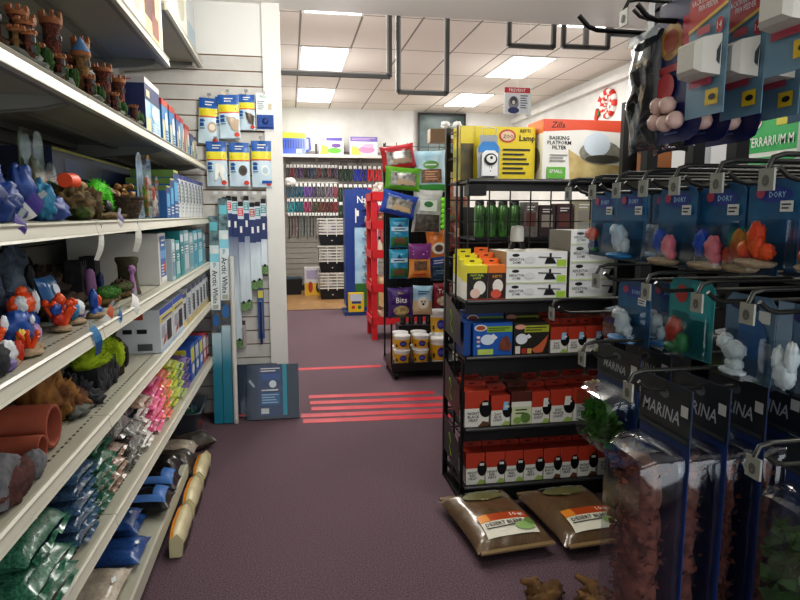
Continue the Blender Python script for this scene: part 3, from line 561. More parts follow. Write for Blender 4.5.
stack('green','flat green gravel bag, %s of the stack past the blue bags',-.735,1.97,5,.165,.047,group='green gravel bags',seed=7)
stack('tan','speckled tan gravel bag, %s of the pile past the green stack',-.74,2.15,3,.16,.05,group='tan gravel bags',seed=9)
gbag('mix','black and white gravel bag heaped on top of the tan bags',-.73,2.20,z5(2.2)+.153,.22,.30,.075,seed=11,wr=.014,group='black and white gravel bags')
stack('mix','black and white gravel bag, %s of the stack before the white bags',-.73,2.36,3,.17,.055,group='black and white gravel bags',seed=13)
gbag('bluk','dark blue plastic wrapped gravel bag on the black and white stack',-.74,2.40,z5(2.4)+.166,.18,.28,.06,seed=15,wr=.012,group=None)
stack('white','white gravel bag, %s of the stack beside the pink bags',-.74,2.56,3,.18,.058,group='white gravel bags',seed=17)
gbag('tan','rosy tan gravel bag leaning over the white stack front',-.70,2.50,z5(2.5)+.176,.17,.26,.05,seed=19,group='tan gravel bags')
stack('pink','bright pink gravel bag, %s of the stack',-.735,2.76,5,.17,.049,group='bright pink gravel bags',seed=21,jit=.006)
stack('salmon','salmon gravel bag, %s of the stack past the pink one',-.735,2.95,5,.165,.047,group='salmon gravel bags',seed=23,jit=.006)
stack('yellow','yellow gravel bag, %s of the stack past the salmon one',-.735,3.14,5,.165,.049,group='yellow gravel bags',seed=25,jit=.006)
stack('lime','pale lime gravel bag, %s of the stack past the yellow one',-.735,3.33,4,.165,.048,group='pale lime gravel bags',seed=27,jit=.006)
stack('purple','purple gravel bag, %s of the stack before the blue boxes',-.735,3.52,4,.165,.045,group='purple gravel bags',seed=29,jit=.006)
for i,(y,w,h,c,d) in enumerate([(3.70,.15,.21,'#2f5fb0','#d9d24a'),(3.87,.15,.20,'#27529c','#c9cfd6'),(4.04,.15,.19,'#3a6ac0','#d9d24a'),(4.2,.14,.185,'#b8434a','#dfe3e6'),(4.34,.12,.16,'#a03f58','#c9cfd6')]):
    carton('food_box','%s box at the far end of the gravel shelf, %s in line'%(('blue and yellow' if d=='#d9d24a' else 'blue and grey') if i<3 else 'red and white',ORD[i]),'box',w,.24,h,(-.70,y,z5(y+w/2*0)+.004),RX,MC(c),[('r',.1,.5,.9,.9,MC(d)),('e',.5,.3,.3,.14,WHITE)],[('r',.1,.4,.9,.9,MC(d))])
# ---------------------------------------------------------------- bottom shelf and floor in front of it
Z6=ZS[6]
gvs['deep']=film('#1f3f74',c2='#3562a4',scale=120); gvs['black']=film('#141416',c2='#2a2724',scale=40); gvs['sand']=film('#b0a494',c2='#c9bfae',scale=80)
def bbag(kind,label,x,y,z,w,l,h,rz,seed,tilt=(0,0),group=None,art=None):
    q=B(); bag(q,w,l,h,gvs[kind],seed,.008,16,art=art or stickers); o=q.build('substrate_bag',None,(x,y,z),(tilt[0],tilt[1],rz)); tag(o,label,'bag of substrate',group); return o
bbag('sand','pale beige bag on the bottom shelf at the near end',-.76,2.10,Z6,.26,.34,.07,-RX,71)
bbag('deep','bright blue sand bag lying lowest on the bottom shelf',-.735,2.36,Z6,.20,.32,.06,-RX,72,group='blue sand bags')
bbag('deep','blue sand bag lying on a second one behind the bright blue bag',-.78,2.50,Z6+.062,.18,.30,.055,-RX,73,group='blue sand bags')
bbag('deep','blue sand bag underneath another behind the bright blue bag',-.78,2.57,Z6,.18,.30,.06,-RX,74,group='blue sand bags')
trim=[('r',.02,.78,.98,.95,MC('#3d6fb0')),('r',.86,.05,.98,.9,MC('#5f8fd0'))]
bbag('black','black substrate bag with a blue band, nearer of the two',-.70,2.73,Z6+.005,.15,.32,.10,-RX,75,group='blue banded black bags',art=trim)
bbag('black','black substrate bag with a blue band, farther of the two',-.70,2.90,Z6+.005,.15,.32,.11,-RX,76,group='blue banded black bags',art=trim)
bbag('black','plain black substrate bag at the far end of the bottom shelf',-.72,3.07,Z6+.005,.15,.32,.12,-RX,77)
gvs['brownb']=film('#3a332e',c2='#5d564e',scale=20)
bbag('brownb','greyish brown bag hanging over the end of the bottom shelf',-.70,3.405,.005,.22,.30,.16,-RX,78)
bbag('sand','clear bag of pale stones on the floor before the grey tub',-.72,3.66,.005,.22,.28,.12,-RX,79)
bbag('brownb','crumpled brown bag on the floor beside the clear stone bag',-.64,3.86,.005,.20,.26,.09,-.9,80)
# yellow ended bags leaning against the deck
pale_y=MC('#d9d0a8'); oy=MC('#d98f2c')
for i,(y,l) in enumerate([(2.74,.31),(3.065,.29),(3.385,.29)]):
    t=empty('soil_bag','cream bag with orange stripe leaning on the shelf base, %s of three'%('nearest','middle','farthest')[i],'bag of substrate',(-.515,y,.0),0,'cream bags along the shelf base')
    q=B(); n=12; rings=[]
    for k in range(n+1):
        yy=-l/2+l*k/n; p=1-.35*abs(2*k/n-1)**4; w=.034*p*(1+.025*math.sin(k*2.1+i)); h=.115*p**.5*(1+.02*math.sin(k*1.7+i*2))
        rings.append([(-w,yy,.004),(w,yy,.004),(w*1.1,yy,h*.5),(w*.75,yy,h*.9),(0.2*w,yy,h*1.04),(-w*.7,yy,h*.95),(-w*1.05,yy,h*.5)])
    q.ring(rings,film('#cfc49a',c2='#ddd4b0',scale=10)); q.build('bag_body',t)
    q=B(); q2=B()
    for k in range(n):
        a0,a1=rings[k],rings[k+1]; f=lambda r,u:tuple(V(r[5])*(1-u)+V(r[4])*u+V((0,0,.003)))
        q.quad(f(a0,0),f(a0,.5),f(a1,.5),f(a1,0),oy)
        g=lambda r,u:tuple(V(r[1])*(1-u)+V(r[2])*u+V((.003,0,0)))
        if k not in (0,n-1): q2.quad(g(a0,.1),g(a1,.1),g(a1,.95),g(a0,.95),M('#3a2a1c',rough=.4,coat=.5))
    q.build('orange_stripe',t); q2.build('printed_side',t)
    for s in (-1,1): q=B(); q.poly([(-.022,.012),(.03,.01),(.036,.085),(.012,.112),(-.02,.085)],.005,pale_y,'y',s*(l/2+.001)-.0025); q.build('crimped_end',t)
# grey tub with oddments and a carton behind
t=empty('grey_tub','translucent grey plastic tub of oddments on the floor by the tall boxes','tub',(-.725,4.20,0))
q=B(); gm=M('#59606a',rough=.3,coat=.3)
def rrect(a,b_,z,n=5,r=.03): return [(sx*(a-r)+r*math.cos(th),sy*(b_-r)+r*math.sin(th),z) for sx,sy,t0 in ((1,1,0),(-1,1,PI/2),(-1,-1,PI),(1,-1,1.5*PI)) for th in [t0+PI/2*k/n for k in range(n+1)]]
q.ring([rrect(.09,.16,.003),rrect(.115,.19,.17),rrect(.13,.205,.175),rrect(.13,.205,.185),rrect(.112,.187,.182),rrect(.09,.16,.02)],gm); q.build('tub_wall',t)
q=B(); q.box(.098,-.03,.05,.104,.01,.08,red); q.build('red_sticker',t)
for i,(dx,dy,dz,c) in enumerate([(0,-.1,.10,'#c9d2d0'),(.03,0,.11,'#2f6a5a'),(-.03,.07,.12,'#dfe3e0'),(.02,.12,.1,'#5a7f8f'),(-.03,-.03,.1,'#99a6a8')]):
    q=B(); q.blob((0,0,0),(.05,.05,.045),film(c),i,.5,3); o=q.build('wrapped_bundle',None,(-.725+dx,4.2+dy,dz+.0)); tag(o,'plastic wrapped bundle lying in the grey floor tub','bundle','bundles in the grey tub')
carton('brown_carton','plain brown carton behind the grey tub under the gravel shelf','box',.2,.2,.36,(-.93,4.28,.002),RX,MC('#8a6f4c'),[('r',.1,.75,.9,.9,MC('#c9b48a'))])
# ---------------------------------------------------------------- price tags on the shelf edges
def ptag(lab,loc,rot,w,h,c,stripe=None):
    q=B(); n=6; pts=[(w/2*(.8+.2*math.sin(PI*k/n)),-h*k/n,.012*math.sin(PI*k/n)) for k in range(n+1)]
    for k in range(n):
        a,c_=pts[k],pts[k+1]; q.quad((-a[0],-a[2],a[1]),(a[0],-a[2],a[1]),(c_[0],-c_[2],c_[1]),(-c_[0],-c_[2],c_[1]),stripe if (stripe and k<3) else c)
    q.box(-w*.15,0,0,w*.15,.004,.018,wrap); o=q.build('price_tag',None,loc,rot); tag(o,lab,'price tag','price tags on the shelf edges'); return o
pv=MC('#4a3f86'); tb=MC('#2f5f94')
xf=-.553
ptag('lilac and white price tag propped against the big blue rock',(-.585,1.62,ZS[2]+.058),(rad(30),rad(40),RX-.3),.05,.07,WHITE,pv)
ptag('lilac price tag sticking out at the left end of the eye level lip',(xf,1.42,ZS[2]+.012),(rad(20),rad(25),RX-.2),.045,.05,MC('#8f86b4'),pv)
ptag('blue and white price tag on the eye level lip below the moss arch',(xf,2.19,ZS[2]+.02),(0,rad(28),RX-.3),.035,.055,WHITE,pv)
ptag('thin white price tag dangling below the eye level lip, left one',(xf,1.97,ZS[2]-.03),(0,rad(14),RX-.6),.02,.09,MC('#d9d9d0'))
ptag('thin white price tag dangling below the eye level lip, right one',(xf,2.42,ZS[2]-.02),(0,rad(8),RX-.6),.03,.10,MC('#d9d9d0'))
ptag('white paper price tag tilted on the third shelf lip',(xf,2.33,Z3+.035),(0,rad(30),RX-.3),.055,.085,WHITE)
ptag('orange topped white price tag on the third shelf lip',(xf,2.03,Z3+.04),(rad(10),rad(40),RX-.3),.035,.07,WHITE,MC('#c96a4a'))
ptag('blue price tag hanging low on the third shelf lip',(xf,1.83,Z3+.01),(0,rad(-12),RX-.3),.035,.085,tb,MC('#3f7fae'))
ptag('blue and pale price tag beside the white box corner',(xf,2.13,Z3+.012),(0,rad(48),RX-.3),.03,.075,MC('#a9c4d6'),tb)
# ================================================================ END WALL: pouches, tubes, leaning boxes
chrome=M('#b9bcc0',rough=.25,metal=1)
YW=4.53
pb=MC('#1f5fae'); pyel=MC('#e6d83a'); pbody=MC('#cfe3ee',c2='#8fc4d8',kind='grad',axis=2,lo=.7,hi=.1); pwhite=MC('#e8ecec'); pred=MC('#d94a3a')
def hook(b,y0,y1,z,r=.0025): b.tube([(0,y0,z),(0,y1+.012,z),(0,y1,z+.012)],r,chrome,6)
def pouch(lab,x,z0,w,h,y,art,body,lean=0,group='filter media pouches on the end wall',ry=0):
    t=empty('filter_pouch',lab,'pouch',(x,y,z0),0,group); t.rotation_euler=(lean,ry,0)
    q=B(); n=8; rr=[]
    sh=random.Random(int(abs(x)*1000)+int(z0*100)); 
    for k in range(n+1):
        v=k/n; th=.018*math.sin(PI*min(1,v*1.15))**.7+.002 if v<.87 else .002
        ww=w*(1-.03*math.sin(PI*v)); rr.append((ww/2,th,v*h))
    vs=[];m=6
    def P(u,v):
        k=min(n-1,int(v*n)); f=v*n-k; a,b_=rr[k],rr[k+1]; ww=a[0]*(1-f)+b_[0]*f; th=a[1]*(1-f)+b_[1]*f
        return V((ww*u,-th*max(0,1-abs(u)**2.5)+.004*math.sin(u*5+v*4+x*40)*.5,v*h))
    vs=[P(-1+2*j/m,k/(2*n)) for k in range(2*n+1) for j in range(m+1)]; fs=[(k*(m+1)+j,k*(m+1)+j+1,(k+1)*(m+1)+j+1,(k+1)*(m+1)+j) for k in range(2*n) for j in range(m)]
    q.add(vs,fs,body,True); q.box(-w/2,.001,0,w/2,.004,h,pwhite)
    def mp(X,Y,k):
        p=P(X/w*2-1,min(.999,Y/h)); return (p.x,p.y-.0012-.0006*k,p.z)
    q.art(mp,w,h,art,n=10); q.build('printed_pouch',t)
    q=B(); q.tube([(0,.02,h-.012),(0,-.03,h-.012),(0,-.04,h+.004)],.0022,chrome,6); q.box(-.012,-.038,h+.008,.012,-.036,h+.028,CLEAR(.6)); q.build('wire_hook',t)
    return t
A=lambda c1,c2,kind:[('r',.0,.78,1,1,pb),('t','API',.55,.87,.075,WHITE,.3),('r',0,.60,1,.77,pyel),('l',.12,.62,.9,.72,1,MC('#2c3a66')),('r',0,.575,1,.60,pred),('e',.68,.36,.22,.12,c1),('e',.68,.36,.15,.07,c2),('l',.06,.3,.34,.52,4,MC('#5a7f9c')),('r',.06,.47,.26,.53,pb),('r',.06,.38,.26,.44,pb),('e',.84,.08,.13,.05,pred)]
A0=lambda c1,c2,kind:[c for c in A(c1,c2,kind) if c[0]!='t']+[('l',.3,.82,.75,.94,2,WHITE)]
beige=MC('#b9a184'); brn=MC('#5a4a3c'); whm=MC('#f0f0ea')
row=[(-.535,1.925,.135,.30,4.49,A0(beige,MC('#d9d0bf'),0),'filter media pouch showing a beige ring, first in the upper row',.06),
(-.385,1.96,.135,.285,4.46,A0(brn,beige,0)+[('p',[(.35,.5),(.98,.42),(.9,.12),(.6,.2)],beige)],'filter media pouch showing a tan fabric wedge, front of the overlapping pair',-.03),
(-.43,1.955,.12,.28,4.49,A0(beige,brn,0),'filter media pouch half hidden behind the tan wedge pouch',.03),
(-.275,2.02,.11,.235,4.485,A0(beige,MC('#9a7a5a'),0)+[('p',[(.4,.5),(.98,.4),(.9,.12),(.6,.2)],brn)],'small filter media pouch with brown wedge, third in the upper row',0),
(-.485,1.64,.135,.30,4.485,A0(whm,whm,0)+[('p',[(.45,.5),(.7,.52),(.9,.14),(.75,.12),(.62,.36),(.5,.12),(.38,.14)],whm)],'filter media pouch showing a white folded pad, lower row',0),
(-.335,1.64,.135,.295,4.485,A0(brn,MC('#3a3530'),0),'filter media pouch showing dark granules, middle of the lower row',0),
(-.185,1.635,.135,.315,4.485,A0(MC('#e9efef'),MC('#b9d0d8'),0)+[('r',.5,.08,1,.14,pb)],'filter media pouch showing a pale ring, nearest the white corner trim',0)]
for x,z,w,h,y,a,lab,ry in row: pouch(lab,x,z,w,h,y,a,pbody,.0,ry=ry)
t=empty('filter_sponge_pack','white header card pack with a dark blue sponge on the end wall','pack',(-.152,4.49,2.02))
q=B(); q.box(-.06,0,0,.06,.012,.25,pwhite); q.face((-.06,0,0),(1,0,0),(0,0,1),.12,.25,[('t','PhosLock'[:4],.42,.9,.07,MC('#4a8a5a'),.7),('l',.08,.55,.5,.8,5,MC('#7a7f86')),('r',.66,.55,.88,.72,MC('#c9bfa0')),('r',.03,.03,.97,.42,MC('#1f4a9c'))]); q.build('card',t)
q=B(); q.box(-.05,-.02,.02,.05,-.001,.10,M('#17408f',rough=.6,c2='#22529f',scale=60)); q.blob((0,-.022,.06),(.02,.006,.02),M('#123070'),1); q.build('sponge',t)
q=B(); hook(q,.03,-.04,.24); q.build('wire_hook',t)
# hanging lamp tubes
def lamp_tube(lab,x,zt,zb,w,lab_c,hue,y=4.505):
    t=empty('lamp_tube_pack',lab,'lamp tube',(x,y,zb),0,'lamp tube packs on the end wall'); h=zt-zb
    q=B(); body=M('#d3dee4',rough=.25,coat=.6,c2=hue,kind='grad',axis=2,lo=.40,hi=.9,c3=hue)
    q.box(-w/2,-.012,.06,w/2,.012,h-.10,body); q.build('sleeve',t)
    q=B(); q.box(-w/2,-.014,h-.10,w/2,.014,h-.012,MC('#cdd6dd')); q.face((-w/2,-.014,h-.10),(1,0,0),(0,0,1),w,.088,[('r',.08,.25,.92,.85,lab_c),('l',.2,.3,.85,.8,4,WHITE)]); q.build('header_card',t)
    q=B(); q.box(-w/2,-.013,h-.26,w/2,.0135,h-.10,MC(hue)); q.face((-w/2,-.013,h-.26),(1,0,0),(0,0,1),w,.16,[('l',.3,.2,.7,.9,1,WHITE)]); q.build('printed_band',t)
    q=B(); q.box(-w*.4,-.01,h-.012,w*.4,.01,h+.02,BLACK); q.build('hang_tab',t)
    q=B(); q.box(-w/2,-.0125,.0,w/2,.0125,.06,M('#3f6a34',rough=.5,c2='#8fb07a',scale=90)); q.cyl((0,-.013,.06),(0,-.018,.06),.009,BLACK); q.build('plant_print',t)
    return t
nv='#26386e'; tl=MC('#2f9aa0'); rc=MC('#d9485a')
for i,(px,zt,zb,cl,hu) in enumerate([(-.446,1.545,.48,MC('#2f5a5a'),'#1f2c50'),(-.417,1.555,.50,rc,nv),(-.376,1.55,.50,tl,nv),(-.338,1.515,.77,rc,nv),(-.30,1.555,.78,tl,nv),(-.26,1.51,.92,MC('#a83a48'),nv),(-.223,1.515,.93,tl,nv),(-.183,1.535,1.03,tl,nv)]):
    lamp_tube('%s lamp tube pack from the left on the end wall, %s label'%(ORD[i],['dark green','red','teal','red','teal','dark red','teal','teal'][i]),px,zt,zb,.041,cl,hu,4.505-.012*(i%2))
for i in range(6):
    q=B(); q.box(-.014,-.002,0,.014,0,.02,M('#d9dcdc')); q.tube([(0,.03,.005),(0,0,.005)],.003,chrome,6); tag(q.build('hanging_label',None,(-.50+.065*i,4.478,1.585)),'small white peg label above the lamp tube packs','label','peg labels above the lamp tubes')
# two tall leaning boxes
def tall_box(lab,x,z1,lean,w=.062):
    t=empty('tall_lamp_box',lab,'lamp box',(x,4.34,.002),0,'tall leaning lamp boxes'); t.rotation_euler=(lean,0,0); h=z1
    q=B(); q.box(-w/2,-.03,0,w/2,.03,h,M('#177f96',rough=.35,coat=.4,c2='#c9dfe4',kind='grad',axis=2,lo=.27,hi=.46,c3='#d9e6e6'))
    q.face((-w/2,-.03,0),(1,0,0),(0,0,1),w,h,[('r',0,.86,1,1,MC('#3a4f5a',c2='#7f9ca0',scale=30)),('r',.1,.93,.9,.97,MC('#6fc0cc')),('e',.6,.83,.3,.013,WHITE),('r',0,.78,1,.82,MC('#8fcfe0')),('r',0,.55,1,.78,MC('#dfe6e6')),('t','life',.5,.765,.014,MC('#2f8fb0'),.8,1),('t','Arctic White',.5,.66,.024,MC('#2c3036'),.16,1),('r',.2,.555,.8,.575,MC('#a9b0a0')),('r',0,.44,1,.55,MC('#1f4a6a',c2='#7a6a4a',scale=30)),('e',.5,.5,.35,.03,MC('#2f6fae'))]); q.build('carton',t); return t
tall_box('tall narrow teal and white lamp box leaning nearest the gondola',-.520,1.44,rad(-6))
tall_box('taller teal and white lamp box leaning behind the white tube',-.455,1.56,rad(-6))
q=B(); q.cyl((0,0,0),(0,0,1.15),.0165,M('#d5d5d0',rough=.35),16); q.lathe([(.018,0),(.018,.03)],M('#b9b9b5'),16); q.lathe([(.018,1.13),(.0185,1.16),(.01,1.165)],M('#c9c9c5'),16); tag(q.build('white_tube',None,(-.405,4.31,.002),(rad(-5),0,0)),'plain white tube leaning on the end wall beside the tall boxes','tube')
# thermometer packs
for i,(x,z,h,c,lab) in enumerate([(-.352,.50,.20,'#b9a8a4','slim pinkish thermometer pack hanging low on the end wall'),(-.222,.56,.36,'#3f5f9c','blue and yellow thermometer pack hanging beside the white corner trim')]):
    t=empty('hanging_thermometer_pack',lab,'thermometer',(x,4.50,z)); q=B(); q.box(-.022,0,0,.022,.004,h,MC(c)); q.face((-.022,0,0),(1,0,0),(0,0,1),.044,h,[('r',.1,.82,.9,.97,MC('#3a3f3a') if i==0 else MC('#d9cf5a')),('r',.3,.1,.7,.76,MC('#d9cfcb') if i==0 else MC('#e0d660'))]); q.build('card',t)
    q=B(); q.cyl((0,-.008,.02 if i==0 else -.04),(0,-.008,h*.75),.008,CLEAR(.7) if i==0 else MC('#1f2f6a'),10); q.build('glass_tube',t); q=B(); hook(q,.03,-.03,h-.005); q.build('wire_hook',t)
# leaning flat boxes
bx=MC('#2a3850',c2='#1c2940',kind='grad',axis=0,lo=.0,hi=1)
def flatbox(lab,x,y,w,h,front,lean,rz=0):
    t=empty('flat_box',lab,'flat box',(x,y,.003)); t.rotation_euler=(lean,0,rz)
    q=B(); q.box(-w/2,-.018,0,w/2,.018,h,bx); q.face((-w/2,-.018,0),(1,0,0),(0,0,1),w,h,front); q.build('carton',t)
    q=B(); q.box(-w/2-.002,-.019,-.002,w/2+.002,.019,h+.003,CLEAR(.985)); q.build('shrink_wrap',t); return t
FB=[('r',.22,.06,.68,.98,MC('#27406e')),('r',.69,.06,.77,1,MC('#2f9ab0')),('e',.5,.64,.07,.07,MC('#d9e3e6')),('r',.28,.72,.64,.83,MC('#3f5f9c')),('l',.27,.86,.66,.95,2,WHITE),('r',.27,.26,.64,.48,MC('#3a6a9c')),('l',.29,.28,.62,.47,4,MC('#a9c9dc')),('r',.27,.1,.42,.2,MC('#cfd6d6')),('p',[(.04,.7),(.14,.58),(.16,.62),(.07,.74)],MC('#9fb0bb')),('l',.28,.5,.62,.56,1,WHITE)]
flatbox('dark blue flat box in shrink wrap leaning on the corner trim',-.15,4.36,.365,.385,FB,rad(-13))
flatbox('flat navy box leaning behind the shrink wrapped one',-.29,4.435,.34,.375,[('r',.3,.1,.7,.9,MC('#2a3f66')),('r',.02,.02,.98,.06,MC('#b9484a'))],rad(-11))
# ================================================================ BACK OF THE SHOP
YB=11.62
b=B(); b.box(-.9,YB-.03,2.485,2.35,11.94,2.52,M('#d9d7d0')); b.box(-.9,YB-.04,2.47,2.35,YB-.03,2.525,M('#c9c7c0'))
for x in (-.3,.5,1.3,2.1): b.poly([(11.94,2.485),(YB,2.485),(11.94,2.3)],.02,M('#8a8985'),'x',x)
tag(b.build('wall_shelf'),'long pale shelf above the hanging straps on the back wall','shelf')
# items on it
t=empty('pet_carrier','blue plastic pet carrier with a yellow lid on the back wall shelf','pet carrier',(.12,11.72,2.522))
q=B(); cb=M('#2f4fae',rough=.3,coat=.4); q.poly([(-.24,0),(.18,0),(.2,.1),(.2,.28),(-.24,.28)],.22,cb,'y',-.11); 
for k in range(9): q.box(-.22+k*.046,-.114,.10,-.205+k*.046,-.11,.25,M('#16264f'))
q.build('body',t); q=B(); q.poly([(-.25,.28),(.21,.28),(.17,.37),(-.22,.38)],.24,M('#a9b02c',rough=.4),'y',-.12); q.build('lid',t)
q=B(); q.tube([(.19,0,.30),(.26,0,.30),(.27,0,.10),(.2,0,.06)],.02,cb,8); q.build('handle',t)
q=B(); q.box(.02,-.116,.02,.12,-.111,.09,MC('#bfe0c0')); q.build('label_sticker',t)
carton('toy_box','box printed with orange and green shapes on the back wall shelf','box',.44,.2,.33,(.77,11.72,2.522),0,MC('#e3dfe3'),[('r',0,.7,1,1,MC('#b9b4d0')),('r',.3,.76,.95,.92,MC('#5a4f9c')),('p',[(.02,.0),(.4,.0),(.36,.45),(.1,.55)],MC('#e0a03a')),('e',.62,.22,.3,.16,MC('#5fae3a')),('e',.7,.5,.2,.12,MC('#6a4a8a')),('l',.05,.76,.3,.94,2,MC('#c0607a'))])
carton('toy_box','box printed with pink shapes on the back wall shelf','box',.50,.2,.33,(1.37,11.72,2.522),0,MC('#e9dfe3'),[('r',0,.74,1,1,MC('#7a70b4')),('l',.05,.8,.95,.96,2,MC('#d0b0d0')),('p',[(.02,.0),(.4,.0),(.3,.4),(.06,.5)],MC('#e0c05a')),('e',.6,.3,.3,.2,MC('#e08fb4')),('e',.66,.52,.2,.12,MC('#efb0cc'))])
q=B(); q.box(-.02,-.01,0,.02,.01,.2,BLACK); tag(q.build('slim_card',None,(.50,11.72,2.522)),'slim black upright card between the carrier and first toy box','card')
# rows of hanging straps
def strap(lab,x,z,h,c,group,w=.03,loop=True,tagc='#d9d9d5'):
    key=('strap',h,c,w,loop,tagc)
    if key in protos: return dup(protos[key],(x,11.86,z),None,lab,group)
    t=empty('hanging_strap',lab,'strap',(x,11.86,z),0,group); m=M(c,rough=.6)
    q=B(); pts=[(-w*.5,0,0),(-w*.8,-.01,-h*.5),(-w*.4,-.02,-h*.96),(w*.3,-.02,-h),(w*.8,-.01,-h*.5),(w*.5,0,0)] if loop else [(0,0,0),(.004,-.01,-h*.5),(-.006,-.012,-h)]
    q.tube(pts,[w*.4]*len(pts),m,5); q.build('band',t)
    q=B(); q.box(-w*.7,-.025,-.005,w*.7,-.022,.055,MC(tagc)); q.build('hang_tag',t)
    q=B(); q.tube([(0,.09,.0),(0,-.05,.0),(0,-.06,.012)],.005,chrome,5); q.build('peg',t)
    protos[key]=t; return t
rr=random.Random(12)
cols1=['#2c2f33','#3a3f4a','#5a3f66','#2f2a2c','#6a2a2f','#2f3f6a','#1f1f22','#44474c','#70444a']
for r,(z,h,n,pal,rn) in enumerate([(2.30,.17,15,cols1,'top'),(1.96,.20,12,['#2f6a86','#27566a','#6a4a8f','#4f3f7a','#5f5f68','#7a6a7a','#8f3f4a'],'second'),(1.68,.20,12,['#2f8f9c','#2a6a74','#a03f6a','#2f4f2f','#6a3a2a','#5a2a2a','#8a2f2f'],'third'),(1.42,.38,17,['#1a1a1c','#22262c','#7a2f36','#2f6a6a','#17171a','#2a2a30','#5a5a60','#101012'],'lowest')]):
    for i in range(n):
        x=-.02+i*.95/n; c=pal[min(len(pal)-1,int(i*len(pal)/n))] if r in (1,2) else rr.choice(pal)
        hh=h if r<3 else (.38 if i%3 else .44)
        strap('%s strap from the white trim in the %s row of the left rack'%(ORD[i],rn),x,z,hh,c,'straps on the left half of the back wall',.034 if r<3 else .026,r<3)
for r,(z,h,rn) in enumerate([(2.29,.22,'top'),(1.95,.27,'second'),(1.62,.27,'third')]):
    for i in range(9):
        c=['#1c3a2c','#1a3226','#21402c','#2a3aa0','#2432a8','#2e2c86','#c42630','#d02c34','#bf2030'][i]
        strap('%s %s collar strap in the %s row of the right rack'%(['first','second','third'][i%3],['dark green','blue','red'][i//3],rn),.98+i*.092-.03,z,h,c,'collar straps on the right half of the back wall',.042,True,'#e3e3df')
for i in range(8):
    strap('%s pink or dark strap beyond the red collars on the back wall'%ORD[i],1.84+i*.06,2.29,.2,['#d98fae','#c9607a','#3a3a44','#6a3a44'][i%4],'straps beyond the red collars',.028)
for i in range(4):
    strap('%s red lead in the lowest row behind the white cages'%ORD[i],1.46+i*.09,1.33,.5,'#c8303a','red leads behind the white cages',.03)
for k,(z,x0,x1) in enumerate([(2.38,-.05,.85),(2.38,.95,2.3)]):
    q=B(); q.box(x0,11.90,z-.05,x1,11.94,z+.05,M('#5a5652',rough=.4)); q.face((x0,11.90,z-.05),(1,0,0),(0,0,1),x1-x0,.1,[('r',.1,.2,.9,.8,M('#8a8580'))]); tag(q.build('header_strip'),('grey header strip above the left strap rows','grey header strip above the collar rows')[k],'header strip')
for k,(z,x0,x1,lab) in enumerate([(2.02,0,.9,'second'),(1.74,0,.9,'third'),(1.46,-.05,.95,'lowest')]):
    q=B(); q.box(x0,11.87,z,x1,11.885,z+.025,M('#b9b7b2',rough=.3)); tag(q.build('label_rail'),'pale label rail above the %s strap row'%lab,'label rail')
# white furry toy and stack of three small cages
rock('plush_toy','white fluffy plush hanging among the straps by the white trim',(.02,11.74,1.98),[('fluff',(0,0,.05),(.1,.05,.08),M('#dcdad6',rough=.95,c2='#bfbdb9',scale=60),3,.4)],cat='plush toy')
def cage(lab,x,y,z):
    t=empty('wire_cage',lab,'cage',(x,y,z),0,'stacked white wire cages'); w,d,h=.46,.34,.44; wm=M('#d9d8d0',rough=.4)
    q=B(); q.poly([(-.19,0),(.19,0),(.225,.18),(-.225,.18)],d,M('#121214',rough=.35),'y',-d/2); q.build('tray',t)
    q=B(); q.box(-.03,-d/2-.006,.06,.03,-d/2,.1,M('#2c2c30')); q.cyl((0,-d/2-.008,.08),(0,-d/2,.08),.01,wm); q.build('latch',t)
    q=B()
    for k in range(6):
        zz=.18+k*(h-.18)/5.2
        for yy in (-d/2,d/2): q.box(-w/2,yy-.005,zz,w/2,yy+.005,zz+.022,wm)
        for xx in (-w/2,w/2): q.box(xx-.005,-d/2,zz,xx+.005,d/2,zz+.022,wm)
    for k in range(4):
        for yy in (-d/2,d/2): q.box(-w/2+k*w/3-.008,yy-.006,.15,-w/2+k*w/3+.008,yy+.006,h-.01,wm)
    for xx in (-w/2,w/2): q.box(xx-.006,-d/2-.006,.15,xx+.006,-d/2+.02,h,wm); q.box(xx-.006,d/2-.02,.15,xx+.006,d/2+.006,h,wm)
    for k in range(7): q.box(-w/2+k*w/6-.005,-d/2,h-.012,-w/2+k*w/6+.005,d/2,h-.002,wm)
    q.build('wire_top',t); return t
for i in range(3): cage('white wire cage with black tray, %s of the stack of three'%('bottom','middle','top')[i],.69,10.75,.002+i*.462)
for i in range(3):
    carton('cage_insert','pale printed card inside the %s wire cage'%('bottom','middle','top')[i],'card',.3,.02,.2,(.69,10.8,.19+i*.462),0,MC('#a9a4a8'),[('r',.1,.2,.5,.8,MC('#cfc9cc')),('r',.55,.3,.9,.7,MC('#8a7a9c'))])
carton('pet_food_box','white and yellow box on the wood floor left of the cages','box',.34,.2,.5,(.40,11.25,.002),0,MC('#cfd0d6'),[('r',0,0,1,.45,MC('#d9b03a')),('e',.3,.3,.12,.2,MC('#b0402c')),('e',.7,.28,.12,.18,MC('#3a3a30')),('r',.1,.6,.9,.9,MC('#a9a0c0'))])
t=empty('black_tray','low black display tray against the back wall below the straps','tray',(-.16,11.5,.002)); q=B(); q.poly([(-.32,0),(.32,0),(.36,.28),(-.36,.28)],.4,M('#15161a',rough=.4),'y',-.2); q.build('bin',t)
q=B(); q.box(-.34,-.19,.281,.34,.19,.30,MC('#3a5f74',c2='#20242c',scale=12)); q.build('insert',t)
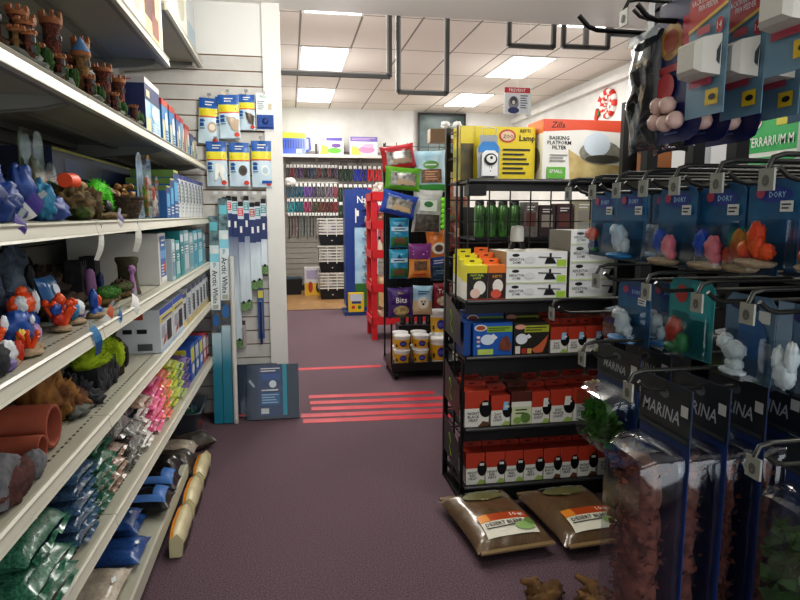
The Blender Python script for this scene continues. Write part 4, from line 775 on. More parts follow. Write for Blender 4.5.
# blue display with lettered side
t=empty('blue_display','tall navy cardboard display with white lettering beside the red rack','display stand',(1.02,9.05,0))
nb=MC('#1d3f86'); q=B(); q.box(-.24,-.05,.10,.24,.30,1.80,nb); q.face((-.24,-.05,.10),(1,0,0),(0,0,1),.48,1.70,[('r',.28,0,1,.68,MC('#7fb4d6',c2='#b9d9ea',scale=4)),('r',.28,0,1,.2,MC('#3f7f3a',c2='#2c5f34',scale=10)),('t','Natural',.74,.915,.06,WHITE,.75),('r',.3,.72,.34,.84,WHITE),('t','Balance',.72,.82,.045,WHITE,.5)][:4]+[('l',.3,.74,.42,.86,1,WHITE)]); q.build('panel',t)
q=B(); q.poly([(-.28,0),(.26,0),(.26,.05),(-.28,.05)],.5,M('#23406e',rough=.4),'y',-.25); q.box(-.2,-.1,.05,.2,.25,.10,nb); q.build('base',t)
for k in range(6): q=B(); q.box(.0,-.13,.5+k*.2,.24,-.05,.51+k*.2,CLEAR(.6)); q.build('clear_tray',t)
for k in range(6):
    for j in range(2):
        q=B(); q.blob((0,0,.06),(.04,.026,.05),film('#b9b4ae',c2='#6a5f5c',scale=40),k*2+j,.4,3); tag(q.build('treat_pack',None,(1.09+j*.10,8.945,.5115+k*.2)),'small clear treat pack on tray %d of the navy display'%(k+1),'treat pack','treat packs on the navy display')
carton('yellow_carton','yellow carton with red and green dots at the foot of the navy display','box',.22,.13,.27,(.91,8.862,.0525),0,MC('#d9b82c'),[('r',.1,.6,.9,.95,MC('#b9c4d0')),('e',.3,.25,.12,.1,MC('#b0302c')),('e',.7,.25,.12,.1,MC('#2c6a3a')),('r',.2,.45,.8,.58,MC('#2c3f7a'))])
# framed dark picture on the back wall
q=B(); q.box(2.44,11.9,2.2,3.38,11.94,3.36,BLACK); q.face((2.44,11.9,2.2),(1,0,0),(0,0,1),.94,1.16,[('r',.04,.04,.96,.96,MC('#1f2f30',c2='#3a5250',scale=3)),('e',.45,.62,.3,.2,MC('#4a5f5a',c2='#2c3c3a',scale=5)),('e',.72,.78,.1,.07,MC('#55655a'))]); tag(q.build('wall_picture'),'dark greenish framed picture hanging high on the back wall','picture')
# striped curl decal on the right wall
t=empty('wall_decal','red and white striped curled cutout on the right wall','wall decoration',(4.385,8.25,2.95))
q=B(); pts=[]
for k in range(34):
    a=k*.42; r=.20*(1-k/44); pts.append((0,.02+r*math.cos(a)*1.15,r*math.sin(a)))
rd=M('#d0362f',rough=.5); wt=M('#efe6df',rough=.5)
for k in range(33):
    q.tube([pts[k],pts[k+1]],[.055*(1-k/50),.055*(1-(k+1)/50)],rd if k%2 else wt,6)
q.build('striped_curl',t); q=B(); q.tube([(0,.28,-.02),(0,.34,-.14),(0,.3,-.26)],[.045,.035,.02],rd,6); q.build('tail',t)
q=B(); q.poly([(.2,-.05),(.3,.0),(.34,-.1),(.26,-.12)],.01,M('#3f7a3f'),'x',-.02); q.build('leaf',t)
# hanging frames under the beam
fm=M('#3c3a38',rough=.45)
def frame(lab,x0,x1,z,y=4.72,mid=None,zt=3.0,xl=True):
    t=empty('sign_frame_holder',lab,'hanging frame',((x0+x1)/2,y,z),0,'empty sign frames hanging beyond the beam'); w=(x1-x0)/2; r=.013; h=zt-z
    q=B(); q.box(-w,-r,-r,w,r,r,fm); q.box(-w,-r*.4,r,w,r*.4,r*1.8,M('#8a8784')); q.build('bottom_rail',t)
    for s in (-1,1): q=B(); q.box(s*w-r,-r,0,s*w+r,r,h,fm); q.box(s*w-r-s*.012,-r*.4,.01,s*w+r-s*.012,r*.4,h,M('#8a8784')); q.build('upright',t)
    if mid: q=B(); q.box(-.02,-r,0,.02,r,h,M('#6a6764')); q.build('middle_upright',t)
    q=B(); q.box(-w,-.10,h-.01,w,.0,h,fm); q.build('mounting_strip',t)
    return t
frame('wide empty sign frame, first from the white corner trim',-.25,.755,2.455)
frame('tall narrow empty sign frame, second from the white corner trim',.812,1.19,2.348)
frame('small empty sign frame above the far lit ceiling panel',1.666,2.032,2.717)
frame('small empty sign frame with a middle post near the black bag hook',2.106,2.482,2.73,mid=1)
frame('shallow empty sign frame close to the top right hooks',2.51,2.845,2.84,4.74)
# hanging puppy sign
t=empty('hanging_sign','white hanging sign with red band and grey puppy photo above the rack','sign',(1.85,5.0,2.26))
q=B(); q.box(-.11,-.003,0,.11,.003,.21,WHITE); q.face((-.11,-.003,0),(1,0,0),(0,0,1),.22,.21,[('r',0,.8,1,1,MC('#c23a44')),('t','PREVENT',.5,.9,.12,WHITE,.9),('r',.05,.06,.95,.78,MC('#d9dbe0')),('e',.36,.42,.2,.26,MC('#8a8a90')),('e',.36,.5,.13,.16,MC('#4a4a50')),('e',.36,.44,.06,.08,MC('#d9d5d0')),('e',.36,.14,.22,.12,MC('#3a3f6a')),('l',.62,.2,.92,.74,6,MC('#55585f'))]); q.build('panel',t)
q=B(); q.box(.10,.05,-.01,.14,.056,.24,MC('#dfe3df')); q.box(.105,.048,.02,.125,.05,.2,MC('#5f9c5a')); q.build('second_panel',t)
q=B(); q.tube([(-.0,0,.21),(-.0,0,1.14)],.0015,WHITE,4); q.tube([(.12,.053,.24),(.12,.053,1.14)],.0012,WHITE,4); q.build('thread',t)
# ================================================================ BLACK WHEELED TREAT RACK
bk=M('#131314',rough=.4,metal=.3); bk2=M('#1d1d1f',rough=.35,c2='#262628',scale=5); wire=M('#0f0f10',rough=.35)
t=empty('treat_rack','black wheeled wire rack hung with pet treat bags, tubs on its tray','display rack',(.85,5.25,0))
q=B(); q.box(0,0,.075,.78,.50,.13,bk2); q.box(-.01,-.01,.115,.79,0,.15,bk2); q.build('bottom_tray',t)
for x,y in ((.04,.02),(.74,.02),(.04,.46),(.74,.46)):
    q=B(); q.cyl((x-.014,y,.032),(x+.014,y,.032),.032,BLACK,14); q.box(x-.02,y-.012,.03,x-.014,y+.012,.078,bk); q.box(x+.014,y-.012,.03,x+.02,y+.012,.078,bk); q.build('caster',t)
for x,y in ((.0,.02),(.78,.02),(0,.42),(.78,.42)): q=B(); q.box(x-.007,y-.007,.12,x+.007,y+.007,2.08 if y>.1 else .5,bk); q.build('upright',t)
q=B()
for k in range(14): q.box(0,.32-.003,.55+k*.115-.003,.78,.32+.003,.55+k*.115+.003,wire)
for k in range(9): q.box(k*.0975-.003,.326,.5,k*.0975+.003,.332,2.08,wire)
q.build('wire_grid',t)
q=B(); q.box(0,.36,.5,.78,.37,2.0,M('#19191a',rough=.7)); q.build('back_board',t)
# treat bags hanging on it
def treat(lab,x,z,w,h,y,m,art,rot=0,th=.05,win=None,g=None):
    t=empty('treat_bag',lab,'treat bag',(x,y,z),0,g); t.rotation_euler=(0,rad(rot),0)
    w*=1.06;h*=1.04; q=B(); q.X=Mx.Translation((0,0,0))@Mx.Rotation(PI/2,4,'X'); bag(q,w,h,th,m,int(abs(x*z)*200),.006,14,art=art); q.build('bag_body',t)
    q=B(); q.tube([(0,.15,h*.46),(0,-.03,h*.46),(0,-.045,h*.49)],.004,chrome,5); q.build('peg',t); return t
def P_(c,c2=None,**k): return film(c,c2,**k)
chew=MC('#9a7350',c2='#5f4a3a',scale=40); silv=M('#b9b7ac',rough=.15,coat=.8,c2='#5a5754',scale=25)
wn=lambda c:[('r',.14,.2,.88,.74,silv),('p',[(.3,.26),(.85,.22),(.82,.42),(.34,.46)],c)]
treat('red bordered treat bag with clear window, topmost on the left','0' and .92,1.93,.285,.20,5.36,P_('#b02430',c2='#c43640',scale=6),wn(MC('#a58a72')),-9,.06)
treat('lime green bordered treat bag under the red bordered one',.945,1.745,.295,.19,5.28,P_('#6aae2c',c2='#5a9c22',scale=6),wn(MC('#b9a184')),4,.06)
treat('royal blue bordered treat bag tilted under the lime green one',.90,1.53,.29,.19,5.20,P_('#1f4fae',c2='#1a4296',scale=6),wn(MC('#c2a682')),14,.06)
treat('large pale blue and green treat bag with a brown chew picture',1.205,1.815,.27,.35,5.39,P_('#9cc9de',c2='#cfe4e8',scale=5),[('r',.02,.02,.98,.18,MC('#4a9c4a')),('r',.18,.22,.85,.55,chew),('e',.5,.66,.26,.1,MC('#5f9f4a')),('l',.3,.28,.75,.52,4,MC('#e0a884')),('l',.3,.62,.7,.7,1,WHITE)],-2,.07)
treat('silver grey treat bag with dark contents under the pale blue bag',1.165,1.475,.25,.36,5.31,P_('#c9cbc8',c2='#a9aba6',scale=8),[('r',.08,.02,.92,.42,MC('#3a3632',c2='#6a625a',scale=30)),('r',.2,.5,.8,.76,MC('#dfe6dc')),('e',.5,.66,.16,.07,MC('#3f7f4a'))],3,.07)
tb1=lambda a:[('r',.05,.56,.95,.7,MC('#bcd9e6')),('p',[(.35,.7),(.5,.84),(.65,.7)],MC('#143a66')),('r',.04,.06,.96,.36,MC('#3f7a3a',c2='#2c5a34',scale=20)),('l',.2,.58,.8,.68,1,MC('#1a4a7a')),('e',.5,.24,.3,.1,MC('#6a4a34'))]
treat('teal treat bag with mountain and meadow, upper of two',.925,1.29,.165,.255,5.32,P_('#2f9fc2',c2='#2a8fb4',scale=6),tb1(0),0,.05,g=None)
treat('teal treat bag with mountain and meadow, lower of two',.92,1.02,.165,.255,5.32,P_('#2f9fc2',c2='#2a8fb4',scale=6),tb1(0),0,.05)
treat('purple topped orange treat bag beside the lower teal bag',1.095,1.05,.19,.295,5.27,P_('#d98a3a',c2='#e29a4a',scale=6),[('r',0,.56,1,1,MC('#7a2f7f')),('l',.15,.66,.85,.82,2,MC('#e0c9e3')),('r',.2,.24,.8,.5,MC('#5a3f34',c2='#8a6a50',scale=30)),('l',.2,.06,.8,.16,1,MC('#b03a2c'))],0,.055)
treat('orange topped blue treat bag with a white ring on the right side',1.285,1.145,.19,.32,5.39,P_('#d97a2c',c2='#e28a3a',scale=6),[('r',0,0,1,.28,MC('#2f5fae')),('e',.5,.52,.34,.17,MC('#e6e0d6')),('e',.5,.52,.2,.1,MC('#6a5040')),('l',.2,.08,.8,.22,2,WHITE)],-6,.055)
treat('purple treat bag reading Bits above the tubs',.93,.685,.215,.265,5.30,P_('#4a2a78',c2='#3f2468',scale=6),[('t','Blue',.5,.83,.07,MC('#d9c06a'),.4),('t','Bits',.52,.60,.19,WHITE,.7),('e',.5,.25,.32,.17,MC('#c9b88a',c2='#8a7a4a',scale=30)),('r',.1,.02,.9,.08,MC('#3f6a3a'))],-2,.06)
treat('pale blue and tan treat bag with dog photo, above the tubs',1.13,.70,.175,.255,5.31,P_('#8fbfd9',c2='#b9d6e3',scale=6),[('r',0,0,1,.5,MC('#c9b48f')),('e',.5,.42,.28,.2,MC('#e3dccf')),('e',.42,.47,.04,.03,BLACK),('e',.58,.47,.04,.03,BLACK),('e',.5,.38,.06,.04,BLACK),('l',.2,.7,.8,.86,2,MC('#2f5f8f'))],2,.055)
treat('maroon treat bag reading Trio at the right side above the tubs',1.31,.74,.165,.215,5.31,P_('#7a1f2c',c2='#8f2a36',scale=6),[('t','Trio',.5,.68,.2,WHITE,.8),('e',.5,.28,.36,.2,MC('#d9cfb9',c2='#a98a6a',scale=30))],0,.055)
treat('dark blue treat bag hanging above the maroon one',1.30,.935,.16,.14,5.37,P_('#22384f',c2='#2f4a62',scale=6),[('l',.2,.4,.8,.7,2,MC('#7a9cb4'))],0,.04)
treat('red and green mixed treat bag at the right edge of the wheeled rack',1.45,1.60,.17,.42,5.34,P_('#a8403a',c2='#7f8a6a',scale=18),[('r',.2,.5,.8,.8,MC('#d9cfc9'))],0,.05)
treat('dark red treat bag low on the right edge of the wheeled rack',1.47,1.25,.17,.26,5.36,P_('#5f2a2a',c2='#8a4a3a',scale=18),[('r',.2,.5,.8,.8,MC('#c9a07a'))],0,.05)
t=empty('chew_toy','bright lime green knobbly chew toy hanging beside the silver bag','chew toy',(1.295,5.19,1.32)); q=B()
for k in range(6): q.blob((0,0,.02+k*.045),(.032,.02,.026),M('#7fdc2c',rough=.4),k,.2,3)
q.build('rubber_body',t)
q=B(); q.tube([(0,.29,.27),(0,-.02,.27)],.004,chrome,5); q.build('peg',t)
# tubs
def tub(lab,x,y,z,r,h,big=False):
    t=empty('treat_tub',lab,'tub',(x,y,z),0,'white lidded tubs on the rack tray')
    q=B(); q.lathe([(r*.86,0),(r*.88,.004),(r*.97,h*.86),(r*.97,h*.88)],M('#e3e3df',rough=.35),20)
    def mp(X,Y,k): a=-PI/2+(X-.5)*3.6; v=Y; rr_=r*(.88+.09*v/.86)+.001+.0006*k; return (rr_*math.cos(a),rr_*math.sin(a),v*h)
    q.art(mp,1,1,[('r',0,.12,1,.72,MC('#d9a826')),('e',.5,.44,.13,.2,MC('#2c2f86')),('e',.5,.44,.1,.08,MC('#5a5fae')),('e',.24,.3,.05,.1,MC('#3a2f2a')),('e',.78,.38,.06,.1,MC('#3a2f2a'))],n=12); q.build('tub_body',t)
    q=B(); q.lathe([(r*1.0,h*.86),(r*1.03,h*.87),(r*1.03,h*.985),(r*.98,h),(r*.9,h),(r*.88,h*.985)],M('#ececea',rough=.3),20); q.build('lid',t); return t
zt=.151
for i,(x,y) in enumerate([(.955,5.33),(1.125,5.33),(.965,5.485),(1.135,5.485)]):
    w=['front stack nearest the caster','front stack beside the big tub','back stack nearest the caster','back stack beside the big tubs'][i]
    tub('small yellow labelled tub at the bottom of the '+w,x,y,zt-.02,.073,.128); tub('small yellow labelled tub on top of the '+w,x,y,zt-.02+.129,.073,.128)
tub('big yellow labelled tub at the front of the tray',1.30,5.335,zt-.02,.082,.225)
tub('big yellow labelled tub standing behind the front big one',1.325,5.50,zt-.02,.082,.225); tub('big yellow labelled tub stacked highest at the back of the tray',1.325,5.47,zt+.206,.082,.225)
for i in range(2):
    q=B(); q.lathe([(.03,0),(.035,.05),(.028,.1),(.0,.11)],WHITE,12); tag(q.build('white_jar',None,(1.46+.08*i,5.36+.1*i,zt-.02)),'small white jar at the right end of the rack tray, %s one'%('front','back')[i],'jar')
for i in range(6):
    q=B(); q.lathe([(.03,0),(.032,.13),(.014,.17),(.014,.2),(.0,.2)],M('#2a1d1d',rough=.2,coat=.5),10); tag(q.build('dark_bottle',None,(1.06+.085*i,5.87,.385)),'dark bottle on the floor crate behind the treat rack','bottle','dark bottles behind the treat rack')
carton('floor_crate','dark crate behind the wheeled treat rack','crate',.62,.2,.38,(1.32,5.90,.002),0,M('#1a1718'))
carton('brown_box','brown cardboard box on top of the wheeled treat rack','box',.34,.12,.12,(1.42,5.61,2.085),0,MC('#7a5f40'),[('r',.5,.3,.66,.7,WHITE)])
for i in range(2): rock('white_figure','small white toy standing on the brown cardboard box, %s one'%('left-hand','right-hand')[i],(1.40+.11*i,5.6,2.207),[('toy',(0,0,.035),(.04,.02,.035),WHITE,i+3,.5)],cat='toy')
# ================================================================ RED RACK
rdm=M('#c92b33',rough=.4,c2='#d4353c',scale=3)
t=empty('red_rack','red painted wooden rack of chews behind the wheeled treat rack','display rack',(.9,7.0,0))
for x,y in ((.035,.02),(.60,.02),(.035,.46),(.60,.46)): q=B(); q.box(x-.032,y-.02,0,x+.032,y+.02,1.70 if y<.1 else 1.66,rdm); q.build('post',t)
for k,z in enumerate((1.60,1.28,.95,.56,.18)):
    q=B(); q.box(0.01,.0,z,.62,.48,z+.02,rdm); q.box(.01,-.012,z,.63,.0,z+.095,rdm); q.box(-.004,.0,z,.01,.48,z+.085,rdm); q.box(.62,.0,z,.635,.48,z+.085,rdm); q.build('shelf_tray',t)
bone=film('#b08a64',c2='#d9c2a0',scale=25); bone2=film('#8f6a52',c2='#c9a890',scale=18)
rr=random.Random(5)
for k,(z,n,m,kind) in enumerate([(1.622,3,film('#8a6f5c',c2='#e0d9d0',scale=25),'white and brown'),(1.302,4,film('#7a4436',c2='#b98a6a',scale=25),'reddish brown'),(.972,3,film('#3a2f2a',c2='#b9a48a',scale=12),'dark and tan'),(.582,5,bone,'tan'),(.202,6,bone2,'pale brown')]):
    for i in range(n):
        q=B(); q.blob((0,0,.075),(.085,.08,.075+(.03 if k==0 else 0)),m,k*7+i,.35,3,12,0); tag(q.build('chew_bundle',None,(1.02+(i%3)*.17,7.12+(i//3)*.2,z)),'%s wrapped chew bundle, %s on the %s tray of the red rack'%(kind,ORD[i],['top','second','third','fourth','lowest'][k]),'chew bundle','wrapped chews on the red rack')
for i in range(2):
    q=B(); q.lathe([(.035,0),(.035,.13),(.012,.18),(.012,.22),(0,.22)],M('#d9c9b4' if i==0 else '#c9a58f',rough=.4),12); q.lathe([(.014,.19),(.014,.225)],BLACK,10); tag(q.build('pump_bottle',None,(1.0+.14*i,7.05,.972+.0)),'pale bottle with a black neck on the third tray, %s one'%ORD[i],'bottle')
# ================================================================ BLACK WIRE RACK WITH BULB BOXES
Y0,Y1=2.87,3.22
t=empty('wire_rack','black wire display rack stocked with lamp and bulb boxes','display rack',(.82,Y0,0)); W=.93; D=Y1-Y0
def wb_(x0,y0,z0,x1,y1,z1,nm,m=bk): q=B(); q.box(x0,y0,z0,x1,y1,z1,m); return q.build(nm,t)
for x in (0,W): wb_(x-.012,D-.012,0,x+.012,D+.012,1.89,'rear_post')
for x in (0,W): wb_(x-.007,0.004,0.03,x+.007,.018,.72,'front_post')
q=B()
for k in range(17): q.box(0,D-.003,.05+k*.113,W,D+.003,.056+k*.113,wire)
for k in (1,2,3,4,5,6,7): q.box(k*W/8-.003,D+.003,.05,k*W/8+.003,D+.009,1.88,wire)
q.build('wire_back',t)
for x in (0,W):
    q=B(); 
    for k in range(15): q.box(x-.0025,.01 if k<6 else D*.45,.1+k*.125,x+.0025,D,.105+k*.125,wire)
    q.box(x-.004,D*.45,.1,x+.004,D*.45+.008,1.88,wire); q.build('side_wires',t)
SZ=[1.608,1.032,.752,.388,.084]; LIP=[.05,.062,.08,.062,.062]
for z,l in zip(SZ,LIP):
    q=B(); q.box(0.005,0.0,z-.012,W-.005,D-.015,z,bk2); q.box(0.005,-.006,z-l,W-.005,0.0,z+.004,bk2); q.cyl((.01,-.012,z-.004),(W-.01,-.012,z-.004),.012,M('#2c2c2e',rough=.35),10); q.build('shelf',t)
for x in (.0,.62): q=B(); q.box(x,-.05,1.535,x+.085,.03,1.585,bk); q.build('bracket',t)
q=B(); q.box(-.01,-.01,0,W+.01,D,.022,bk); q.build('base',t)
for z0 in (.80,.44,.14):
    q=B(); q.quad((-.012,.02,z0),(-.012,D-.03,z0+.03),(-.012,D-.03,z0+.24),(-.012,.02,z0+.16),M('#2c2e2c',rough=.35)); q.tube([(-.014,.16,z0+.05),(-.014,.2,z0+.09),(-.014,.17,z0+.12),(-.014,.21,z0+.16)],.003,M('#8fae2c'),5); q.build('side_sign',t)
def rc_(x): return x
# cartons of the top shelf
ZT=1.616
yb=MC('#d9c31f'); 
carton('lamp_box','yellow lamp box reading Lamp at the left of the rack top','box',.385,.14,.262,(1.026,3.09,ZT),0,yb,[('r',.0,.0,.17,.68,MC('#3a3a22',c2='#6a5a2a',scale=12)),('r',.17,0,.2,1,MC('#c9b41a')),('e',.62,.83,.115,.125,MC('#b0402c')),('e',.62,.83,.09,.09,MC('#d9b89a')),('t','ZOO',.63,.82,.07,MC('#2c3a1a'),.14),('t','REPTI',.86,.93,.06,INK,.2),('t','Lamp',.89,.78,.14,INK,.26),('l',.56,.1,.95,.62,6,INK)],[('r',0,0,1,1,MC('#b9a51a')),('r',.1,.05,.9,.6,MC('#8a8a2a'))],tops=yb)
zo=MC('#d9583c'); zl=MC('#e6e4de'); sandy=MC('#b9a06a',c2='#d9c690',scale=12)
carton('basking_filter_box','white box with orange top reading Basking Platform Filter','box',.445,.20,.295,(1.455,3.055,ZT),0,zl,[('p',[(.33,0),(1,0),(1,.25),(.55,.3),(.3,.52)],sandy),('p',[(.0,.80),(.5,.84),(1,.80),(1,1),(0,1)],zo),('t','Zilla',.17,.91,.10,MC('#3a1f1a'),.2,0,.25),('t','BASKING\nPLATFORM\nFILTER',.19,.62,.22,INK,.28),('e',.68,.47,.25,.2,MC('#7a7a72',c2='#9c9a8c',scale=30)),('e',.64,.6,.16,.2,M('#d9e4ee',rough=.2,coat=.6)),('e',.72,.36,.22,.07,MC('#4a4a40')),('r',.05,.03,.27,.22,MC('#6ab04a')),('t','SMALL',.16,.15,.06,WHITE,.16),('l',.08,.3,.3,.44,3,MC('#8a8a86'))],[('r',0,.78,1,1,MC('#d9772c')),('e',.5,.35,.35,.22,MC('#8a8270',c2='#6a6454',scale=20)),('t','Zilla',.5,.62,.07,MC('#5a5a56'),.6)],tops=MC('#e0664a'))
t=empty('plug_timer','white plug timer in a clear pack hanging before the yellow lamp box','timer',(.955,2.94,1.622))
q=B(); q.poly([(-.052,0),(.052,0),(.06,.14),(.045,.165),(.045,.205),(-.045,.205),(-.045,.165),(-.06,.14)],.003,MC('#9aa0a4'),'y',.012); q.poly([(-.05,.125),(.05,.125),(.05,.15),(.03,.175),(-.03,.175),(-.05,.15)],-.002,MC('#2f7fc0'),'y',.011); q.build('hang_card',t)
q=B(); q.poly([(-.036,.01),(.036,.01),(.036,.115),(.02,.13),(-.02,.13),(-.036,.115)],-.03,MC('#e9e9e9'),'y',.01); 
q.ring([[(.032*s*math.cos(2*PI*j/20),y,.088+.028*s*math.sin(2*PI*j/20)) for j in range(20)] for s,y in ((1,-.02),(1,-.026))],BLACK); q.ring([[(.023*math.cos(2*PI*j/20),y,.090+.019*math.sin(2*PI*j/20)) for j in range(20)] for y in (-.026,-.032)],WHITE); q.ring([[(.007*math.cos(2*PI*j/10),y,.095+.007*math.sin(2*PI*j/10)) for j in range(10)] for y in (-.032,-.034)],INK)
for dx,dz in ((-.007,.045),(.005,.045)): q.box(dx,-.0205,dz,dx+.0025,-.0200,dz+.011,INK)
q.box(-.002,-.0205,.03,.002,-.02,.036,INK); q.build('timer_body',t)
q=B(); q.tube([(-.03,.01,.205),(-.034,-.0,.235),(0,-.0,.24),(.034,0,.235),(.03,.01,.205)],.0025,M('#c9cdd0',rough=.2),6); q.build('clear_handle',t)
# second shelf
ZB=SZ[1]+.002
def tabs(b,w,d,h,m,th=.028): b.box(-w*.42,d/2-.004,h,w*.42,d/2,h+th,m); b.box(-w*.12,d/2-.0045,h+th*.4,w*.12,d/2-.004,h+th*.65,BLACK)
def bulb(lab,x,y,z,w,h,topc,art,group,d=.095,side=None,rz=0,bodyc='#e6e4dc'):
    key=('bulb',w,h,topc,id(art),d)
    if key in protos: return dup(protos[key],(x,y,z),rz,lab,group)
    m=MC(topc); o=carton('bulb_box',lab,'bulb box',w,d,h,(x,y,z),rz,MC(bodyc),art,[('r',0,.52,1,1,m)]+(side or []),group=group,tops=m,rside=[('r',0,.52,1,1,m)])
    q=B(); tabs(q,w,d,h,m); q.build('hang_tab',o); protos[key]=o; return o
GL='bulb boxes on the second shelf'
aY=[('r',0,.78,1,1,MC('#d9cf2c')),('r',0,0,1,.78,MC('#232320')),('t','NATURAL\nLIGHT',.5,.68,.14,MC('#c9d94a'),.8),('e',.62,.36,.3,.2,MC('#e9e4dc')),('e',.4,.2,.25,.14,MC('#e9c9b9')),('r',0,0,1,.05,MC('#b9402c'))]
aO=[('r',0,.78,1,1,MC('#e07a2c')),('r',0,0,1,.78,MC('#3a2420')),('t','REPTI',.5,.68,.08,MC('#e0a02c'),.8),('e',.55,.4,.3,.2,MC('#e9e4dc')),('e',.45,.18,.3,.13,MC('#d9604a')),('r',0,0,1,.05,MC('#b9402c'))]
for r in range(3):
    bulb('yellow topped dark bulb box, %s on the second shelf'%('frontmost','middle','rearmost')[r],.885+.004*r,2.925+r*.098,ZB,.102,.17+.018*r,'#d9cf2c',aY,GL)
    bulb('orange topped dark bulb box, %s on the second shelf'%('frontmost','middle','rearmost')[r],.985+.004*r,2.925+r*.098,ZB,.09,.17+.022*r,'#e0752c',aO,GL)
dome=MC('#e9eaea'); lg=MC('#a9d04a')
DA=[('e',.15,.78,.06,.1,INK),('t','REFLECTOR\nDOME',.17,.42,.36,MC('#3a3c3a'),.24),('p',[(.62,.22),(.82,.22),(.76,.62),(.66,.62)],INK),('p',[(.52,.62),(.9,.56),(.9,.62),(.52,.7)],MC('#6a6c6a')),('r',.7,.6,.735,.9,INK),('e',.38,.5,.09,.2,MC('#d9dcdc')),('r',.83,.08,.98,.48,lg),('r',0,0,1,.08,MC('#d0dcb0'))]
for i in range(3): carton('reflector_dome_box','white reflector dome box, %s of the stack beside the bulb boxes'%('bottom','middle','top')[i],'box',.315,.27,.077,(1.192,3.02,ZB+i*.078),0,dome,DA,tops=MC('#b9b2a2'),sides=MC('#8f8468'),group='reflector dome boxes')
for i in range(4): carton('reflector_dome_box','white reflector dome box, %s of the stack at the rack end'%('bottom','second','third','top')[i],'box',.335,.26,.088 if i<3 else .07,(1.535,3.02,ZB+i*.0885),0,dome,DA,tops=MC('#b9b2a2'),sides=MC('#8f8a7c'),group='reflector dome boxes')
t=empty('dome_lamp','white capped lamp on black legs standing on the dome boxes','lamp',(1.155,3.07,ZB+.236))
q=B(); q.lathe([(.034,.04),(.036,.05),(.034,.10),(.028,.118),(.001,.122)],M('#cfcfca',rough=.35),16); q.build('cap',t)
for s in (-1,1): q=B(); q.poly([(s*.012,.04),(s*.03,.04),(s*.045,0),(s*.022,0)],.03,BLACK,'y',-.015); q.build('leg',t)
# third shelf
ZC=SZ[2]+.002
ob=MC('#1f5fb4')
A3=[('r',.34,.72,1,.9,MC('#8fb03a')),('l',.38,.75,.95,.87,2,MC('#2a4a1a')),('e',.18,.86,.16,.1,MC('#e9e2d6')),('e',.18,.86,.12,.07,MC('#a9583c')),('e',.36,.5,.18,.16,MC('#d3e0ee')),('p',[(.42,.6),(.5,.68),(.62,.56),(.54,.48)],MC('#e3e6ea')),('p',[(.64,.2),(.94,.12),(.98,.3),(.86,.62),(.7,.5)],MC('#6a3a2c',c2='#8a4a34',scale=30)),('e',.12,.58,.05,.04,MC('#e9d9c9')),('e',.12,.45,.05,.04,MC('#e9b9a9')),('e',.12,.32,.05,.04,MC('#a9c9e9')),('r',.1,.05,.5,.22,MC('#b9d06a'))]
A4=[('r',.3,.7,1,.92,MC('#a9b03a')),('l',.34,.73,.95,.89,2,MC('#3a3a1a')),('e',.18,.88,.15,.08,MC('#d9a08a')),('e',.22,.5,.17,.17,MC('#dfe3e9')),('p',[(.32,.58),(.42,.66),(.5,.56),(.42,.5)],MC('#e3e6ea')),('p',[(.5,.16),(.7,.3),(.98,.62),(.92,.34),(.82,.06),(.6,.04)],MC('#c96a44')),('r',.04,.04,.18,.28,MC('#d9d3c9')),('r',.22,.04,.36,.2,MC('#b03a2c')),('r',.38,.04,.5,.2,MC('#c9b06a'))]
for r in range(2):
    carton('heat_emitter_box','wide blue bulb box with brown reptile picture, %s one'%('front','back')[r],'bulb box',.20,.13,.165+.03*r,(.972-.0*r,2.945+r*.135,ZC),0,ob,A3,tops=MC('#2a5fae'),sides=ob)
    carton('heat_emitter_box','wide black bulb box with orange reptile picture, %s one'%('front','back')[r],'bulb box',.185,.13,.16+.03*r,(1.172,2.945+r*.135,ZC),0,MC('#26261f'),A4,tops=MC('#3a342a'))
carton('slim_blue_box','slim blue box at the left end of the third rack shelf','bulb box',.035,.2,.165,(.846,3.0,ZC),0,MC('#1f4f94'),(),[('e',.3,.72,.1,.08,MC('#d9c9b9')),('e',.3,.5,.06,.05,MC('#b98a7a'))])
def ART(txt,hl=None): 
    a=[('r',0,.52,1,1,MC('#b8412a')),('r',0,0,1,.52,MC('#e3e1d8')),('e',.86,.5,.26,.24,BLACK),('p',[(.55,.0),(.75,.16),(1,.12),(1,0)],MC('#6a4a34') if 'BLACK' in txt else MC('#a9c06a')),('t',txt,.36,.29,.27,INK,.56)]
    if hl: a.append(('p',[(.62,.52),(.66,.8),(.92,.8),(.88,.52)],MC(hl)))
    a.append(('r',.72,.6,.96,.68,MC('#d9d6d0'))); return a
DB=ART('DAY\nBLUE\nLIGHT','#8fc0e0'); DWt=ART('DAY\nWHITE\nLIGHT','#e3e1d8'); NB=ART('NIGHT\nBLACK\nHEAT'); NR=ART('NIGHT\nRED\nHEAT')
HAL=[('r',0,.7,1,1,MC('#5a2a20')),('r',0,0,1,.7,MC('#cfd6b0')),('r',0,.55,1,.7,MC('#e3e1d8')),('l',.2,.3,.8,.5,2,MC('#4a5a2a')),('e',.7,.2,.25,.16,MC('#6a8a4a')),('e',.3,.14,.2,.1,MC('#8fae5a'))]
G3='day blue bulb boxes on the third shelf'
for i in range(5):
    for r in range(2):
        bulb('red topped day blue bulb box, %s along, %s row of third shelf'%(ORD[i],('front','back')[r]),1.322+i*.094,2.935+r*.1,ZC,.09,.13+r*.03,'#b8412a',DB,G3)
def rowd(z,specs,shelfname,grp):
    for i,(x,w,h,a,nm,tc) in enumerate(specs):
        bulb('%s bulb box, %s along the front of the %s shelf'%(nm,ORD[i],shelfname),x,2.935,z,w,h,tc,a,grp)
        bulb('%s bulb box, %s along the back row of the %s shelf'%(nm,ORD[i],shelfname),x+.012,2.935+.1,z,w,h+.022,tc,a,grp)
R4='#a33420'
